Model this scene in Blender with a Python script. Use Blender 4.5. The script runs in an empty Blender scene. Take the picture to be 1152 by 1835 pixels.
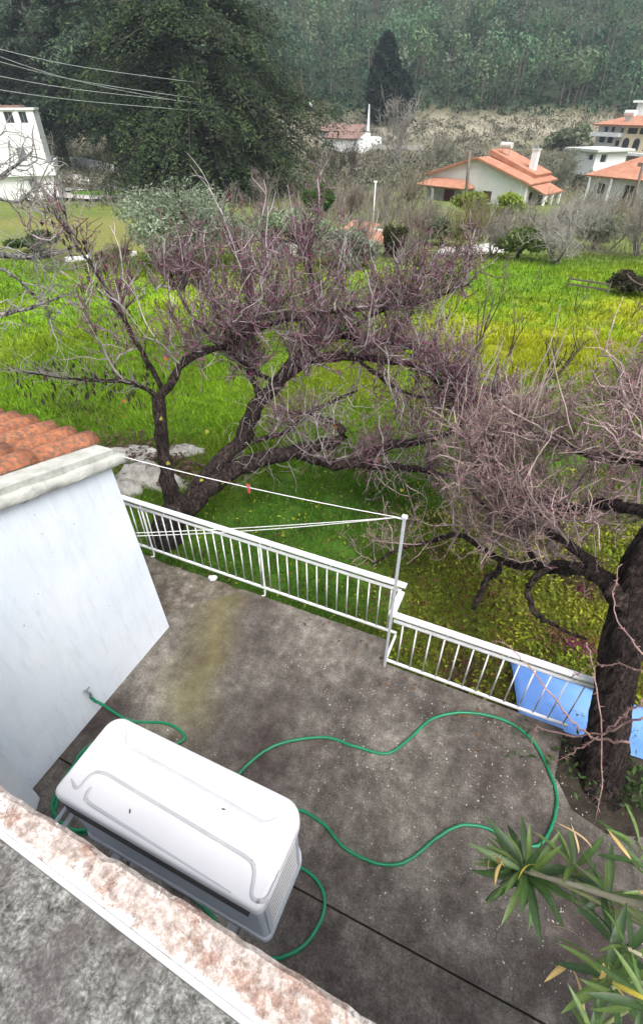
import bpy, math, random
import numpy as np

# ------------------------------------------------------------------ camera, sky, sun, exposure
sc = bpy.context.scene
COL = sc.collection
rad = math.radians
CAM_H, PITCH, YAW, FPX = 4.2, 39.0, 24.0, 900.0      # metres, degrees, degrees, focal length for a 1152x1835 frame
cam_d = bpy.data.cameras.new('camera')
cam = bpy.data.objects.new('camera', cam_d); COL.objects.link(cam)
cam.location = (0, 0, CAM_H)
cam.rotation_euler = (rad(90 - PITCH), 0, rad(YAW))
cam_d.sensor_fit = 'VERTICAL'; cam_d.sensor_height = 36.0
cam_d.lens = FPX / 1835.0 * 36.0
cam_d.clip_start = 0.05; cam_d.clip_end = 2000
sc.camera = cam

SUN_EL, SUN_AZ = 58.0, 132.0     # azimuth: compass angle of the sun seen from above, from +Y clockwise
w = bpy.data.worlds.new('World'); sc.world = w; w.use_nodes = True
nt = w.node_tree; nt.nodes.clear()
wo = nt.nodes.new('ShaderNodeOutputWorld'); bg = nt.nodes.new('ShaderNodeBackground')
sky = nt.nodes.new('ShaderNodeTexSky'); sky.sky_type = 'NISHITA'; sky.sun_disc = False
sky.sun_elevation = rad(SUN_EL); sky.sun_rotation = rad(SUN_AZ)
sky.air_density = 1.0; sky.dust_density = 6.0; sky.ozone_density = 1.0
hsv = nt.nodes.new('ShaderNodeHueSaturation'); hsv.inputs['Saturation'].default_value = 0.35
nt.links.new(sky.outputs[0], hsv.inputs['Color']); nt.links.new(hsv.outputs[0], bg.inputs[0])
bg.inputs[1].default_value = 0.15
nt.links.new(bg.outputs[0], wo.inputs[0])
sd = bpy.data.lights.new('sun', 'SUN'); so = bpy.data.objects.new('sun', sd); COL.objects.link(so)
sd.energy = 1.35; sd.angle = rad(40); sd.color = (1.0, 0.97, 0.93)
so.location = (0, 0, 60)
so.rotation_euler = (rad(90 - SUN_EL), 0, rad(180 - SUN_AZ))
sc.view_settings.view_transform = 'Standard'; sc.view_settings.look = 'None'
sc.view_settings.gamma = 1.0; sc.view_settings.use_curve_mapping = False
sc.view_settings.exposure = 0.78
sc.cycles.max_bounces = 4; sc.cycles.diffuse_bounces = 2; sc.cycles.glossy_bounces = 1; sc.cycles.transmission_bounces = 2; sc.cycles.transparent_max_bounces = 4
sc.cycles.volume_bounces = 0
sc.cycles.use_adaptive_sampling = True; sc.cycles.adaptive_threshold = 0.04

# ------------------------------------------------------------------ layout helpers (metres; fence runs along X, the field lies towards +Y)
_p, _y = rad(PITCH), rad(YAW)
_Z = np.array([[math.cos(_y), -math.sin(_y), 0], [math.sin(_y), math.cos(_y), 0], [0, 0, 1]])
_RT = _Z @ np.array([1, 0, 0.]); _UP = _Z @ np.array([0, math.sin(_p), math.cos(_p)]); _FW = _Z @ np.array([0, math.cos(_p), -math.sin(_p)])
EYE = np.array([0, 0, CAM_H])
HEAD = np.array([-math.sin(_y), math.cos(_y)]); SIDE = np.array([math.cos(_y), math.sin(_y)])
def ray(px, py): return _RT * (px - 576) / FPX - _UP * (py - 917.5) / FPX + _FW
def at_z(px, py, z=0.0):
    d = ray(px, py); return EYE + d * ((z - CAM_H) / d[2])
def at_d(px, py, dist):
    d = ray(px, py); return EYE + d * (dist / math.hypot(d[0], d[1]))
def at_x(px, py, x):
    d = ray(px, py); return EYE + d * (x / d[0])
def at_y(px, py, y):
    d = ray(px, py); return EYE + d * (y / d[1])
TF = [-50, 0, 5, 24, 40, 70, 95, 140, 175, 250, 340, 470]
TZ = [-.12, -.12, -.15, -1.6, -2.8, -5.0, -6.0, -4.6, 2.0, 30, 62, 85]
def terrain(x, y):
    x = np.asarray(x, float); y = np.asarray(y, float)
    f = x * HEAD[0] + y * HEAD[1]
    z = np.interp(f, TF, TZ)
    k = np.clip((f - 6) / 15, 0, 1)
    return z + k * 0.10 * (np.sin(x * .35 + 1.1) * np.cos(y * .27) + .5 * np.sin(x * .9 + y * .6))
def at_g(px, py):
    d = ray(px, py); h = math.hypot(d[0], d[1]); lo, hi = 0.5, 0.5
    while hi < 460:
        p = EYE + d * (hi / h)
        if p[2] < terrain(p[0], p[1]): break
        lo = hi; hi *= 1.03
    for _ in range(24):
        m = (lo + hi) / 2; p = EYE + d * (m / h)
        if p[2] < terrain(p[0], p[1]): hi = m
        else: lo = m
    return EYE + d * (hi / h)
def on_g(x, y): return np.array([x, y, float(terrain(x, y))])

# ------------------------------------------------------------------ mesh builder
class MB:
    def __init__(s): s.v = []; s.q = []; s.t = []; s.c = []; s.n = 0; s.ng = []
    def add(s, v, q=None, t=None, c=None):
        v = np.asarray(v, float).reshape(-1, 3)
        if q is not None and len(q): s.q.append(np.asarray(q, np.int64).reshape(-1, 4) + s.n)
        if t is not None and len(t): s.t.append(np.asarray(t, np.int64).reshape(-1, 3) + s.n)
        s.v.append(v)
        if c is None: c = np.ones((len(v), 3)) * .5
        c = np.asarray(c, float)
        if c.ndim == 1: c = np.tile(c, (len(v), 1))
        s.c.append(c); s.n += len(v); return s
    def poly(s, pts, c=None):
        b = s.n; s.add(pts, c=c); s.ng.append([b + i for i in range(len(pts))]); return s
    def box(s, x0, x1, y0, y1, z0, z1, c=None):
        v = [(x, y, z) for z in (z0, z1) for y in (y0, y1) for x in (x0, x1)]
        q = [(0, 2, 3, 1), (4, 5, 7, 6), (0, 1, 5, 4), (2, 6, 7, 3), (0, 4, 6, 2), (1, 3, 7, 5)]
        return s.add(v, q, c=c)
    def prism(s, pts, z0, z1, c=None):           # closed outline (counter-clockwise) pulled up
        n = len(pts); b = s.n
        s.add([(p[0], p[1], z0) for p in pts] + [(p[0], p[1], z1) for p in pts],
              [(i, (i + 1) % n, n + (i + 1) % n, n + i) for i in range(n)], c=c)
        s.ng.append([b + n + i for i in range(n)]); s.ng.append([b + i for i in range(n)][::-1]); return s
    def slab(s, pts, th, c=None):                # planar polygon given thickness along its normal
        pts = np.asarray(pts, float); n = len(pts)
        nn = np.cross(pts[1] - pts[0], pts[2] - pts[0]); nn /= np.linalg.norm(nn); b = s.n
        s.add(np.vstack([pts - nn * th, pts]), [(i, (i + 1) % n, n + (i + 1) % n, n + i) for i in range(n)], c=c)
        s.ng.append([b + n + i for i in range(n)]); s.ng.append([b + i for i in range(n)][::-1]); return s
    def bar(s, a, b, r, sides=6, c=None): return s.tubes(np.array([[a, b]], float), np.array([[r, r]], float), sides, c, cap=True)
    def tubes(s, P, R, sides=3, c=None, cap=False):
        P = np.asarray(P, float); R = np.asarray(R, float); N, K, _ = P.shape
        T = np.empty_like(P); T[:, 1:-1] = P[:, 2:] - P[:, :-2]; T[:, 0] = P[:, 1] - P[:, 0]; T[:, -1] = P[:, -1] - P[:, -2]
        T /= np.linalg.norm(T, axis=2, keepdims=True) + 1e-9
        ref = np.zeros((N, 1, 3)); m = np.abs(T[:, :1, 2]).max(axis=1) > .8
        ov = P[:, -1] - P[:, 0]; ov /= np.linalg.norm(ov, axis=1, keepdims=True) + 1e-9
        ref[np.abs(ov[:, 2]) > .8] = (1, 0.1, 0); ref[np.abs(ov[:, 2]) <= .8] = (0.05, .1, 1)
        U = np.cross(T, ref); U /= np.linalg.norm(U, axis=2, keepdims=True) + 1e-9; W = np.cross(T, U)
        a = np.arange(sides) * 2 * np.pi / sides
        V = P[:, :, None] + R[:, :, None, None] * (U[:, :, None] * np.cos(a)[:, None] + W[:, :, None] * np.sin(a)[:, None])
        idx = np.arange(N * K * sides).reshape(N, K, sides)
        a0, a1 = idx[:, :-1], idx[:, 1:]
        q = np.stack([a0, np.roll(a0, -1, 2), np.roll(a1, -1, 2), a1], -1).reshape(-1, 4)
        if c is None: cc = None
        else:
            cc = np.asarray(c, float)
            if cc.ndim == 1: cc = np.tile(cc, (N * K * sides, 1))
            elif cc.ndim == 2: cc = np.repeat(cc, K * sides, 0)
            else: cc = np.repeat(cc.reshape(-1, 3), sides, 0)
        b = s.n; s.add(V.reshape(-1, 3), q, c=cc)
        if cap:
            for i in range(N):
                s.ng.append([b + j for j in idx[i, 0]][::-1]); s.ng.append([b + j for j in idx[i, -1]])
        return s
    def build(s, name, mat, parent=None, smooth=False, loc=None):
        me = bpy.data.meshes.new(name)
        V = np.vstack(s.v); fl = []; st = []; tot = []
        n = 0
        for arr in s.q + s.t:
            k = arr.shape[1]; m = len(arr); fl.append(arr.ravel()); st.append(n + np.arange(m) * k); tot.append(np.full(m, k)); n += m * k
        for g in s.ng: fl.append(np.array(g)); st.append(np.array([n])); tot.append(np.array([len(g)])); n += len(g)
        fl = np.concatenate(fl).astype(np.int32); st = np.concatenate(st).astype(np.int32); tot = np.concatenate(tot).astype(np.int32)
        me.vertices.add(len(V)); me.vertices.foreach_set('co', V.astype(np.float32).ravel())
        me.loops.add(len(fl)); me.loops.foreach_set('vertex_index', fl)
        me.polygons.add(len(st)); me.polygons.foreach_set('loop_start', st); me.polygons.foreach_set('loop_total', tot)
        me.polygons.foreach_set('use_smooth', np.full(len(st), smooth))
        at = me.color_attributes.new('Col', 'FLOAT_COLOR', 'POINT')
        C = np.hstack([np.vstack(s.c), np.ones((len(V), 1))]).astype(np.float32); at.data.foreach_set('color', C.ravel())
        me.update(calc_edges=True); me.validate()
        if mat: me.materials.append(mat)
        o = bpy.data.objects.new(name, me); COL.objects.link(o)
        if parent: o.parent = parent
        if loc is not None: o.location = loc
        return o
def tag(o, label=None, cat=None, group=None, kind=None):
    if label: o['label'] = label
    if cat: o['category'] = cat
    if group: o['group'] = group
    if kind: o['kind'] = kind
    return o
def empty(name, loc=(0, 0, 0), rz=0.0):
    o = bpy.data.objects.new(name, None); COL.objects.link(o); o.location = [float(a) for a in loc]; o.rotation_euler = (0, 0, rz)
    o.empty_display_size = .2; return o
def share(name, src, parent, loc=(0, 0, 0), rot=(0, 0, 0), scale=(1, 1, 1)):
    o = src.copy(); o.name = name; COL.objects.link(o); o.parent = parent
    o.location = loc; o.rotation_euler = rot; o.scale = scale; return o
def bevel(o, wdt, seg=2):
    m = o.modifiers.new('bevel', 'BEVEL'); m.width = wdt; m.segments = seg; m.limit_method = 'ANGLE'; m.angle_limit = rad(35); return o

# ------------------------------------------------------------------ materials
def newmat(name):
    m = bpy.data.materials.new(name); m.use_nodes = True; t = m.node_tree
    return m, t, t.nodes['Principled BSDF'], t.nodes['Material Output']
def N(t, kind, **kw):
    n = t.nodes.new(kind)
    for k, v in kw.items():
        if k.startswith('i_'): n.inputs[k[2:].replace('_', ' ')].default_value = v
        else: setattr(n, k, v)
    return n
def rgba(c): return (c[0], c[1], c[2], 1)
def noise(t, co, scale, detail=5, rough=.6, dist=0.0):
    n = N(t, 'ShaderNodeTexNoise'); n.inputs['Scale'].default_value = scale; n.inputs['Detail'].default_value = detail
    n.inputs['Roughness'].default_value = rough; n.inputs['Distortion'].default_value = dist
    t.links.new(co, n.inputs['Vector']); return n.outputs['Fac']
def ramp(t, fac, stops):
    r = N(t, 'ShaderNodeValToRGB'); e = r.color_ramp.elements
    while len(e) < len(stops): e.new(.5)
    for x, (p, c) in zip(e, stops): x.position = p; x.color = rgba(c) if hasattr(c, '__len__') else (c, c, c, 1)
    t.links.new(fac, r.inputs[0]); return r.outputs[0]
def mix(t, fac, a, b, mode='MIX'):
    m = N(t, 'ShaderNodeMix', data_type='RGBA', blend_type=mode)
    for i, x in ((0, fac), (6, a), (7, b)):
        if hasattr(x, 'is_linked'): t.links.new(x, m.inputs[i])
        elif i == 0: m.inputs[0].default_value = x
        else: m.inputs[i].default_value = rgba(x)
    return m.outputs[2]
def bump(t, bs, h, strength=.4, dist=.01):
    b = N(t, 'ShaderNodeBump'); b.inputs['Strength'].default_value = strength; b.inputs['Distance'].default_value = dist
    t.links.new(h, b.inputs['Height']); t.links.new(b.outputs[0], bs.inputs['Normal'])
def coord(t, out='Object'): return N(t, 'ShaderNodeTexCoord').outputs[out]
def simple(name, c1, c2, scale=6, rough=.7, bmp=.3, bd=.005, metal=0.0, spec=.4, bscale=None):
    m, t, bs, _ = newmat(name); co = coord(t); f = noise(t, co, scale)
    t.links.new(ramp(t, f, [(.3, c1), (.7, c2)]), bs.inputs['Base Color'])
    bs.inputs['Roughness'].default_value = rough; bs.inputs['Metallic'].default_value = metal
    bs.inputs['Specular IOR Level'].default_value = spec
    if bmp: bump(t, bs, noise(t, co, bscale or scale * 6), bmp, bd)
    return m
def bark(name):
    m, t, bs, out = newmat(name); co = coord(t); mp = N(t, 'ShaderNodeMapping'); mp.inputs['Scale'].default_value = (1, 1, .28); t.links.new(co, mp.inputs[0])
    a = N(t, 'ShaderNodeAttribute', attribute_name='Col'); f = noise(t, mp.outputs[0], 34, 8, .75, .8); g = noise(t, co, 5, 5, .6)
    c = mix(t, 1.0, a.outputs['Color'], ramp(t, f, [(.38, .15), (.5, .85), (.63, 2.5)]), 'MULTIPLY'); c = mix(t, 1.0, c, ramp(t, g, [(.3, .7), (.7, 1.4)]), 'MULTIPLY')
    t.links.new(c, bs.inputs['Base Color']); bs.inputs['Roughness'].default_value = .95; bs.inputs['Specular IOR Level'].default_value = .15; bump(t, bs, f, 1.0, .06); return m
def vcol(name, rough=.8, trans=0.0, nscale=8, namt=.35, bmp=0, spec=.25, bd=.01):
    m, t, bs, out = newmat(name); co = coord(t)
    a = N(t, 'ShaderNodeAttribute', attribute_name='Col')
    f = noise(t, co, nscale)
    c = mix(t, 1.0, a.outputs['Color'], ramp(t, f, [(.25, 1 - namt), (.75, 1 + namt)]), 'MULTIPLY')
    t.links.new(c, bs.inputs['Base Color']); bs.inputs['Roughness'].default_value = rough; bs.inputs['Specular IOR Level'].default_value = spec
    if bmp: bump(t, bs, noise(t, co, nscale * 3), bmp, bd)
    if trans:
        tr = N(t, 'ShaderNodeBsdfTranslucent'); t.links.new(c, tr.inputs[0]); ms = N(t, 'ShaderNodeMixShader'); ms.inputs[0].default_value = trans
        t.links.new(bs.outputs[0], ms.inputs[1]); t.links.new(tr.outputs[0], ms.inputs[2]); t.links.new(ms.outputs[0], out.inputs[0])
    return m
M = {}
M['leaf'] = vcol('foliage', .6, .25, 3, .3)
M['grass'] = vcol('grass_blades', .6, .3, 1.5, .3)
M['twig'] = vcol('twig_bark', .85, 0, 14, .35)
M['bark'] = bark('trunk_bark')
M['ground'] = vcol('field_soil_and_turf', .95, 0, 5, .45, .5, bd=.05)
M['white_paint'] = simple('white_rail_paint', (.72, .73, .75), (.84, .85, .87), 9, .45, .08)
M['galv'] = simple('galvanised_steel', (.36, .39, .43), (.5, .53, .57), 20, .45, .1, metal=.6)
M['plaster'] = simple('whitewashed_plaster', (.66, .70, .76), (.77, .80, .85), 2.3, .85, .25, .004)
M['far_white'] = simple('far_white_render', (.74, .76, .76), (.83, .84, .83), .6, .85, 0)
M['far_grey'] = simple('far_grey_and_shaded_render', (.5, .52, .5), (.62, .64, .62), .5, .85, 0)  # grey render, also the shaded walls of the white gabled house
M['far_cream'] = simple('far_cream_render', (.72, .62, .42), (.78, .69, .5), .5, .85, 0)
M['dark_glass'] = simple('dark_window_glass', (.03, .035, .04), (.06, .065, .07), 2, .15, 0)
M['shutter'] = simple('grey_shutter', (.16, .18, .2), (.22, .24, .26), 3, .6, 0)
M['wood_red'] = simple('dark_red_wood', (.12, .03, .025), (.18, .05, .04), 3, .6, 0)
M['wood_brown'] = simple('brown_window_wood', (.12, .06, .035), (.2, .11, .06), 3, .6, 0)
M['pole_wood'] = simple('weathered_pole_wood', (.13, .10, .08), (.2, .17, .14), 4, .85, .2)
M['coil'] = simple('dark_condenser_fins', (.035, .028, .03), (.06, .05, .05), 30, .6, .3)
M['hose'] = simple('green_hose_rubber', (.0, .16, .07), (.01, .24, .11), 7, .38, .05, spec=.5)
M['post_metal'] = simple('pale_galvanised_tube', (.55, .58, .62), (.66, .69, .73), 18, .45, .08, metal=.2)
M['rib'] = simple('grey_enamel_rib', (.46, .46, .49), (.55, .55, .57), 9, .5, .03)  # ribs greyer than the lid so the embossed relief shows
M['brass'] = simple('chromed_tap_metal', (.35, .40, .40), (.5, .52, .52), 20, .3, .05, metal=.8)
M['blue'] = simple('blue_sheet', (.12, .27, .68), (.17, .35, .78), 2.2, .5, .1)
M['road'] = simple('pale_concrete_drive', (.5, .49, .46), (.62, .6, .57), .8, .9, 0)
M['rock'] = simple('pale_limestone', (.20, .19, .17), (.52, .51, .47), 7, .9, .8, .03)
M['peg'] = simple('red_plastic', (.6, .05, .06), (.7, .09, .09), 4, .4, 0)
M['line'] = simple('white_cord', (.7, .7, .68), (.8, .8, .78), 8, .6, 0)
M['wire'] = simple('aluminium_cable', (.38, .42, .42), (.5, .54, .54), 3, .5, 0)
M['soil'] = simple('dark_soil', (.02, .016, .012), (.06, .048, .035), 9, .95, .8, .03)

def mat_roof_tiles():
    m, t, bs, _ = newmat('far_clay_roof'); co = coord(t); f = noise(t, co, 1.2, 4)
    wv = N(t, 'ShaderNodeTexWave', wave_type='BANDS', bands_direction='X'); wv.inputs['Scale'].default_value = 1.25
    t.links.new(co, wv.inputs['Vector'])
    c = ramp(t, f, [(.3, (.42, .17, .10)), (.7, (.56, .28, .18))])
    t.links.new(mix(t, .25, c, wv.outputs['Color'], 'MULTIPLY'), bs.inputs['Base Color']); bs.inputs['Roughness'].default_value = .85
    bump(t, bs, wv.outputs['Fac'], .5, .06); return m
M['far_tiles'] = mat_roof_tiles()
M['old_tiles'] = simple('old_brown_roof', (.20, .125, .105), (.28, .18, .155), 1.0, .9, 0)
def mat_tile():
    m, t, bs, _ = newmat('terracotta_tile'); co = N(t, 'ShaderNodeNewGeometry').outputs['Position']; oi = N(t, 'ShaderNodeObjectInfo')
    f = noise(t, co, 9, 6, .65); g = noise(t, co, 30, 5, .7)
    c = ramp(t, f, [(.28, (.26, .085, .04)), (.5, (.42, .145, .06)), (.72, (.46, .20, .10))])
    c2 = mix(t, oi.outputs['Random'], c, (.36, .15, .09), 'MIX'); c = mix(t, .45, c, c2)
    li = ramp(t, g, [(.44, 0.0), (.58, .9)])
    c = mix(t, li, c, (.15, .09, .065)); t.links.new(c, bs.inputs['Base Color']); bs.inputs['Roughness'].default_value = .9
    bump(t, bs, g, .6, .01); return m
M['tile'] = mat_tile()
def mat_coping():
    m, t, bs, _ = newmat('lichened_cement'); co = coord(t); f = noise(t, co, 7, 7, .7); g = noise(t, co, 40, 4)
    c = ramp(t, f, [(.3, (.30, .31, .28)), (.5, (.46, .47, .43)), (.7, (.58, .59, .56))])
    t.links.new(c, bs.inputs['Base Color']); bs.inputs['Roughness'].default_value = .95; bump(t, bs, g, .6, .012); return m
M['coping'] = mat_coping()
def mat_shed_wall():
    m, t, bs, _ = newmat('stained_whitewash'); co = coord(t)
    mp = N(t, 'ShaderNodeMapping'); mp.inputs['Scale'].default_value = (1, 5, .7); t.links.new(co, mp.inputs[0]); f = noise(t, co, 1.6, 6, .6); g = noise(t, co, 14, 8, .75); s = noise(t, mp.outputs[0], 3, 8, .75)
    c = ramp(t, f, [(.3, (.70, .77, .86)), (.65, (.80, .85, .91))])
    c = mix(t, ramp(t, s, [(.50, 0.0), (.70, .45)]), c, (.56, .60, .66))
    c = mix(t, ramp(t, noise(t, co, 17, 3), [(.70, 0.0), (.74, .8)]), c, (.40, .41, .42))
    t.links.new(c, bs.inputs['Base Color']); bs.inputs['Roughness'].default_value = .9; bump(t, bs, g, .5, .012); return m
M['shed_wall'] = mat_shed_wall()
def mat_patio():
    m, t, bs, _ = newmat('weathered_concrete'); co = coord(t)
    mp = N(t, 'ShaderNodeMapping'); mp.inputs['Scale'].default_value = (5.5, 1.3, 1); mp.inputs['Rotation'].default_value = (0, 0, rad(14)); t.links.new(co, mp.inputs[0])
    big = noise(t, co, .9, 5, .6, .4); streak = noise(t, mp.outputs[0], 1.6, 8, .72, .4); m0 = noise(t, co, 7, 9, .78, .2); fine = noise(t, co, 70, 4, .8)
    mid = mix(t, .18, mix(t, .35, m0, noise(t, co, 2.0, 9, .75, .5)), streak)
    c = ramp(t, mid, [(.35, (.034, .029, .026)), (.45, (.076, .068, .061)), (.53, (.124, .114, .104)), (.62, (.23, .216, .199))])
    warm = ramp(t, big, [(.35, (.52, .43, .43)), (.5, (1.0, .96, .92)), (.62, (1.6, 1.58, 1.5))])
    c = mix(t, 1.0, c, warm, 'MULTIPLY')
    c = mix(t, .75, c, ramp(t, fine, [(.34, (.40, .40, .40)), (.66, (1.65, 1.65, 1.65))]), 'MULTIPLY')
    cr = N(t, 'ShaderNodeTexVoronoi', feature='DISTANCE_TO_EDGE'); cr.inputs['Scale'].default_value = .75; wv = N(t, 'ShaderNodeVectorMath', operation='MULTIPLY_ADD'); nz = N(t, 'ShaderNodeTexNoise'); nz.inputs['Scale'].default_value = 2.2; nz.inputs['Detail'].default_value = 6; t.links.new(co, nz.inputs['Vector']); t.links.new(nz.outputs['Color'], wv.inputs[0]); wv.inputs[1].default_value = (.7, .7, 0); t.links.new(co, wv.inputs[2]); t.links.new(wv.outputs[0], cr.inputs['Vector'])
    c = mix(t, ramp(t, cr.outputs['Distance'], [(.0008, .12), (.003, 0.0)]), c, (.02, .018, .016))
    # moss-yellow stain: a band down the fall line from the fence
    sep = N(t, 'ShaderNodeSeparateXYZ'); t.links.new(co, sep.inputs[0])
    a = at_z(395, 1070); b = at_z(330, 1300)
    ax = (b[0] - a[0]) / (b[1] - a[1])
    mm = N(t, 'ShaderNodeMath', operation='MULTIPLY_ADD'); t.links.new(sep.outputs[1], mm.inputs[0]); mm.inputs[1].default_value = -ax; mm.inputs[2].default_value = ax * a[1] - a[0]
    dd = N(t, 'ShaderNodeMath', operation='ADD'); t.links.new(sep.outputs[0], dd.inputs[0]); t.links.new(mm.outputs[0], dd.inputs[1])
    wob = N(t, 'ShaderNodeMath', operation='MULTIPLY_ADD'); t.links.new(big, wob.inputs[0]); wob.inputs[1].default_value = .9; wob.inputs[2].default_value = -.45
    d2 = N(t, 'ShaderNodeMath', operation='ADD'); t.links.new(dd.outputs[0], d2.inputs[0]); t.links.new(wob.outputs[0], d2.inputs[1])
    ab = N(t, 'ShaderNodeMath', operation='ABSOLUTE'); t.links.new(d2.outputs[0], ab.inputs[0])
    core = ramp(t, ab.outputs[0], [(.0, .75), (.34, 0.0)])
    yr = N(t, 'ShaderNodeMapRange'); t.links.new(sep.outputs[1], yr.inputs[0]); yr.inputs[1].default_value = 1.2; yr.inputs[2].default_value = 1.7
    k = mix(t, 1.0, core, yr.outputs[0], 'MULTIPLY'); k = mix(t, 1.0, k, ramp(t, mid, [(.3, .35), (.6, .8)]), 'MULTIPLY')
    c = mix(t, k, c, (.19, .165, .05))
    # pale lichen spots and shell fragments
    vo = N(t, 'ShaderNodeTexVoronoi'); vo.inputs['Scale'].default_value = 34; t.links.new(co, vo.inputs['Vector'])
    spot = ramp(t, vo.outputs['Distance'], [(.09, 1.0), (.17, 0.0)])
    spot = mix(t, 1.0, spot, ramp(t, noise(t, co, 2.1, 4), [(.48, 0.0), (.66, .6)]), 'MULTIPLY')
    c = mix(t, spot, c, (.42, .41, .37))
    t.links.new(c, bs.inputs['Base Color']); bs.inputs['Roughness'].default_value = .92
    bump(t, bs, mix(t, .5, fine, mid), .5, .012); return m
M['patio'] = mat_patio()
def mat_kerb():
    m, t, bs, _ = newmat('peeling_painted_kerb'); co = coord(t)
    f = noise(t, co, 7.5, 9, .78, .5); g = noise(t, co, 42, 6, .8); h = noise(t, co, 2.2, 4, .6)
    base = ramp(t, g, [(.36, (.22, .17, .15)), (.5, (.42, .35, .31)), (.64, (.66, .60, .56))])
    red = ramp(t, g, [(.36, (.15, .085, .065)), (.52, (.34, .205, .155)), (.64, (.56, .47, .42))])
    c = mix(t, ramp(t, f, [(.53, 0.0), (.55, .75)]), base, red)
    wh = noise(t, co, 13, 9, .78, .5)
    c = mix(t, ramp(t, wh, [(.57, 0.0), (.59, .9)]), c, (.78, .75, .72))
    sep = N(t, 'ShaderNodeSeparateXYZ'); t.links.new(co, sep.inputs[0])
    ed = N(t, 'ShaderNodeMath', operation='MULTIPLY_ADD'); sl_ = N(t, 'ShaderNodeMath', operation='MULTIPLY_ADD'); t.links.new(sep.outputs[0], sl_.inputs[0]); sl_.inputs[1].default_value = .052; t.links.new(sep.outputs[1], sl_.inputs[2]); t.links.new(wh, ed.inputs[0]); ed.inputs[1].default_value = -.13; t.links.new(sl_.outputs[0], ed.inputs[2])
    c = mix(t, ramp(t, ed.outputs[0], [(.006, 1.0), (.018, 0.0)]), c, (.74, .74, .76))
    t.links.new(c, bs.inputs['Base Color']); bs.inputs['Roughness'].default_value = .85; bump(t, bs, mix(t, .45, ramp(t, f, [(.52, 1.0), (.55, 0.0)]), mix(t, .5, wh, g)), .4, .005); return m
M['kerb'] = mat_kerb()
def mat_balcony():
    m, t, bs, _ = newmat('rough_grey_cement'); co = coord(t); f = noise(t, co, 30, 9, .8, .2); g = noise(t, co, 120, 6, .8); h = noise(t, co, 4, 5)
    c = ramp(t, f, [(.36, (.045, .043, .038)), (.46, (.13, .13, .12)), (.55, (.235, .235, .22)), (.64, (.38, .39, .37))])
    c = mix(t, .7, c, ramp(t, g, [(.36, (.3, .3, .3)), (.64, (1.6, 1.6, 1.6))]), 'MULTIPLY')
    c = mix(t, ramp(t, h, [(.48, 0.0), (.68, .7)]), c, (.09, .075, .075)); t.links.new(c, bs.inputs['Base Color']); bs.inputs['Roughness'].default_value = .95
    bump(t, bs, mix(t, .5, f, g), .8, .012); return m
M['balcony'] = mat_balcony()
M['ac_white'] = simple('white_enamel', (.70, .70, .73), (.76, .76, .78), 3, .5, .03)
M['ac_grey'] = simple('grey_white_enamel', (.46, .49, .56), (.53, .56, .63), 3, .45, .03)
M['oleander'] = vcol('oleander_leaf', .42, .2, 12, .2, 0, .45)
HAZE = .0005
# ------------------------------------------------------------------ ground, field colours
rng = np.random.default_rng(7)
def vnoise(x, y, s, seed=0):
    g = np.random.default_rng(1000 + seed).random((64, 64))
    u = x / s + 31.7; v = y / s + 11.3; i = np.floor(u).astype(int); j = np.floor(v).astype(int); a = u - i; b = v - j
    a = a * a * (3 - 2 * a); b = b * b * (3 - 2 * b); i0, i1, j0, j1 = i % 64, (i + 1) % 64, j % 64, (j + 1) % 64
    return (g[i0, j0] * (1 - a) + g[i1, j0] * a) * (1 - b) + (g[i0, j1] * (1 - a) + g[i1, j1] * a) * b
def lerp(a, b, k): return a + (b - a) * k[..., None]
def sstep(x, a, b): k = np.clip((x - a) / (b - a), 0, 1); return k * k * (3 - 2 * k)
def blob(x, y, c, rl, rf):          # soft ellipse, rl across and rf along the view of the field
    dx, dy = x - c[0], y - c[1]; l = dx * SIDE[0] + dy * SIDE[1]; f = dx * HEAD[0] + dy * HEAD[1]
    return np.exp(-((l / rl) ** 2 + (f / rf) ** 2))
G_Y1, G_Y2, G_Y3 = at_g(1000, 570), at_g(850, 655), at_g(1090, 600)
G_O1, G_O2 = at_g(110, 400), at_g(330, 420)
G_B1 = at_g(470, 330)
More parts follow.
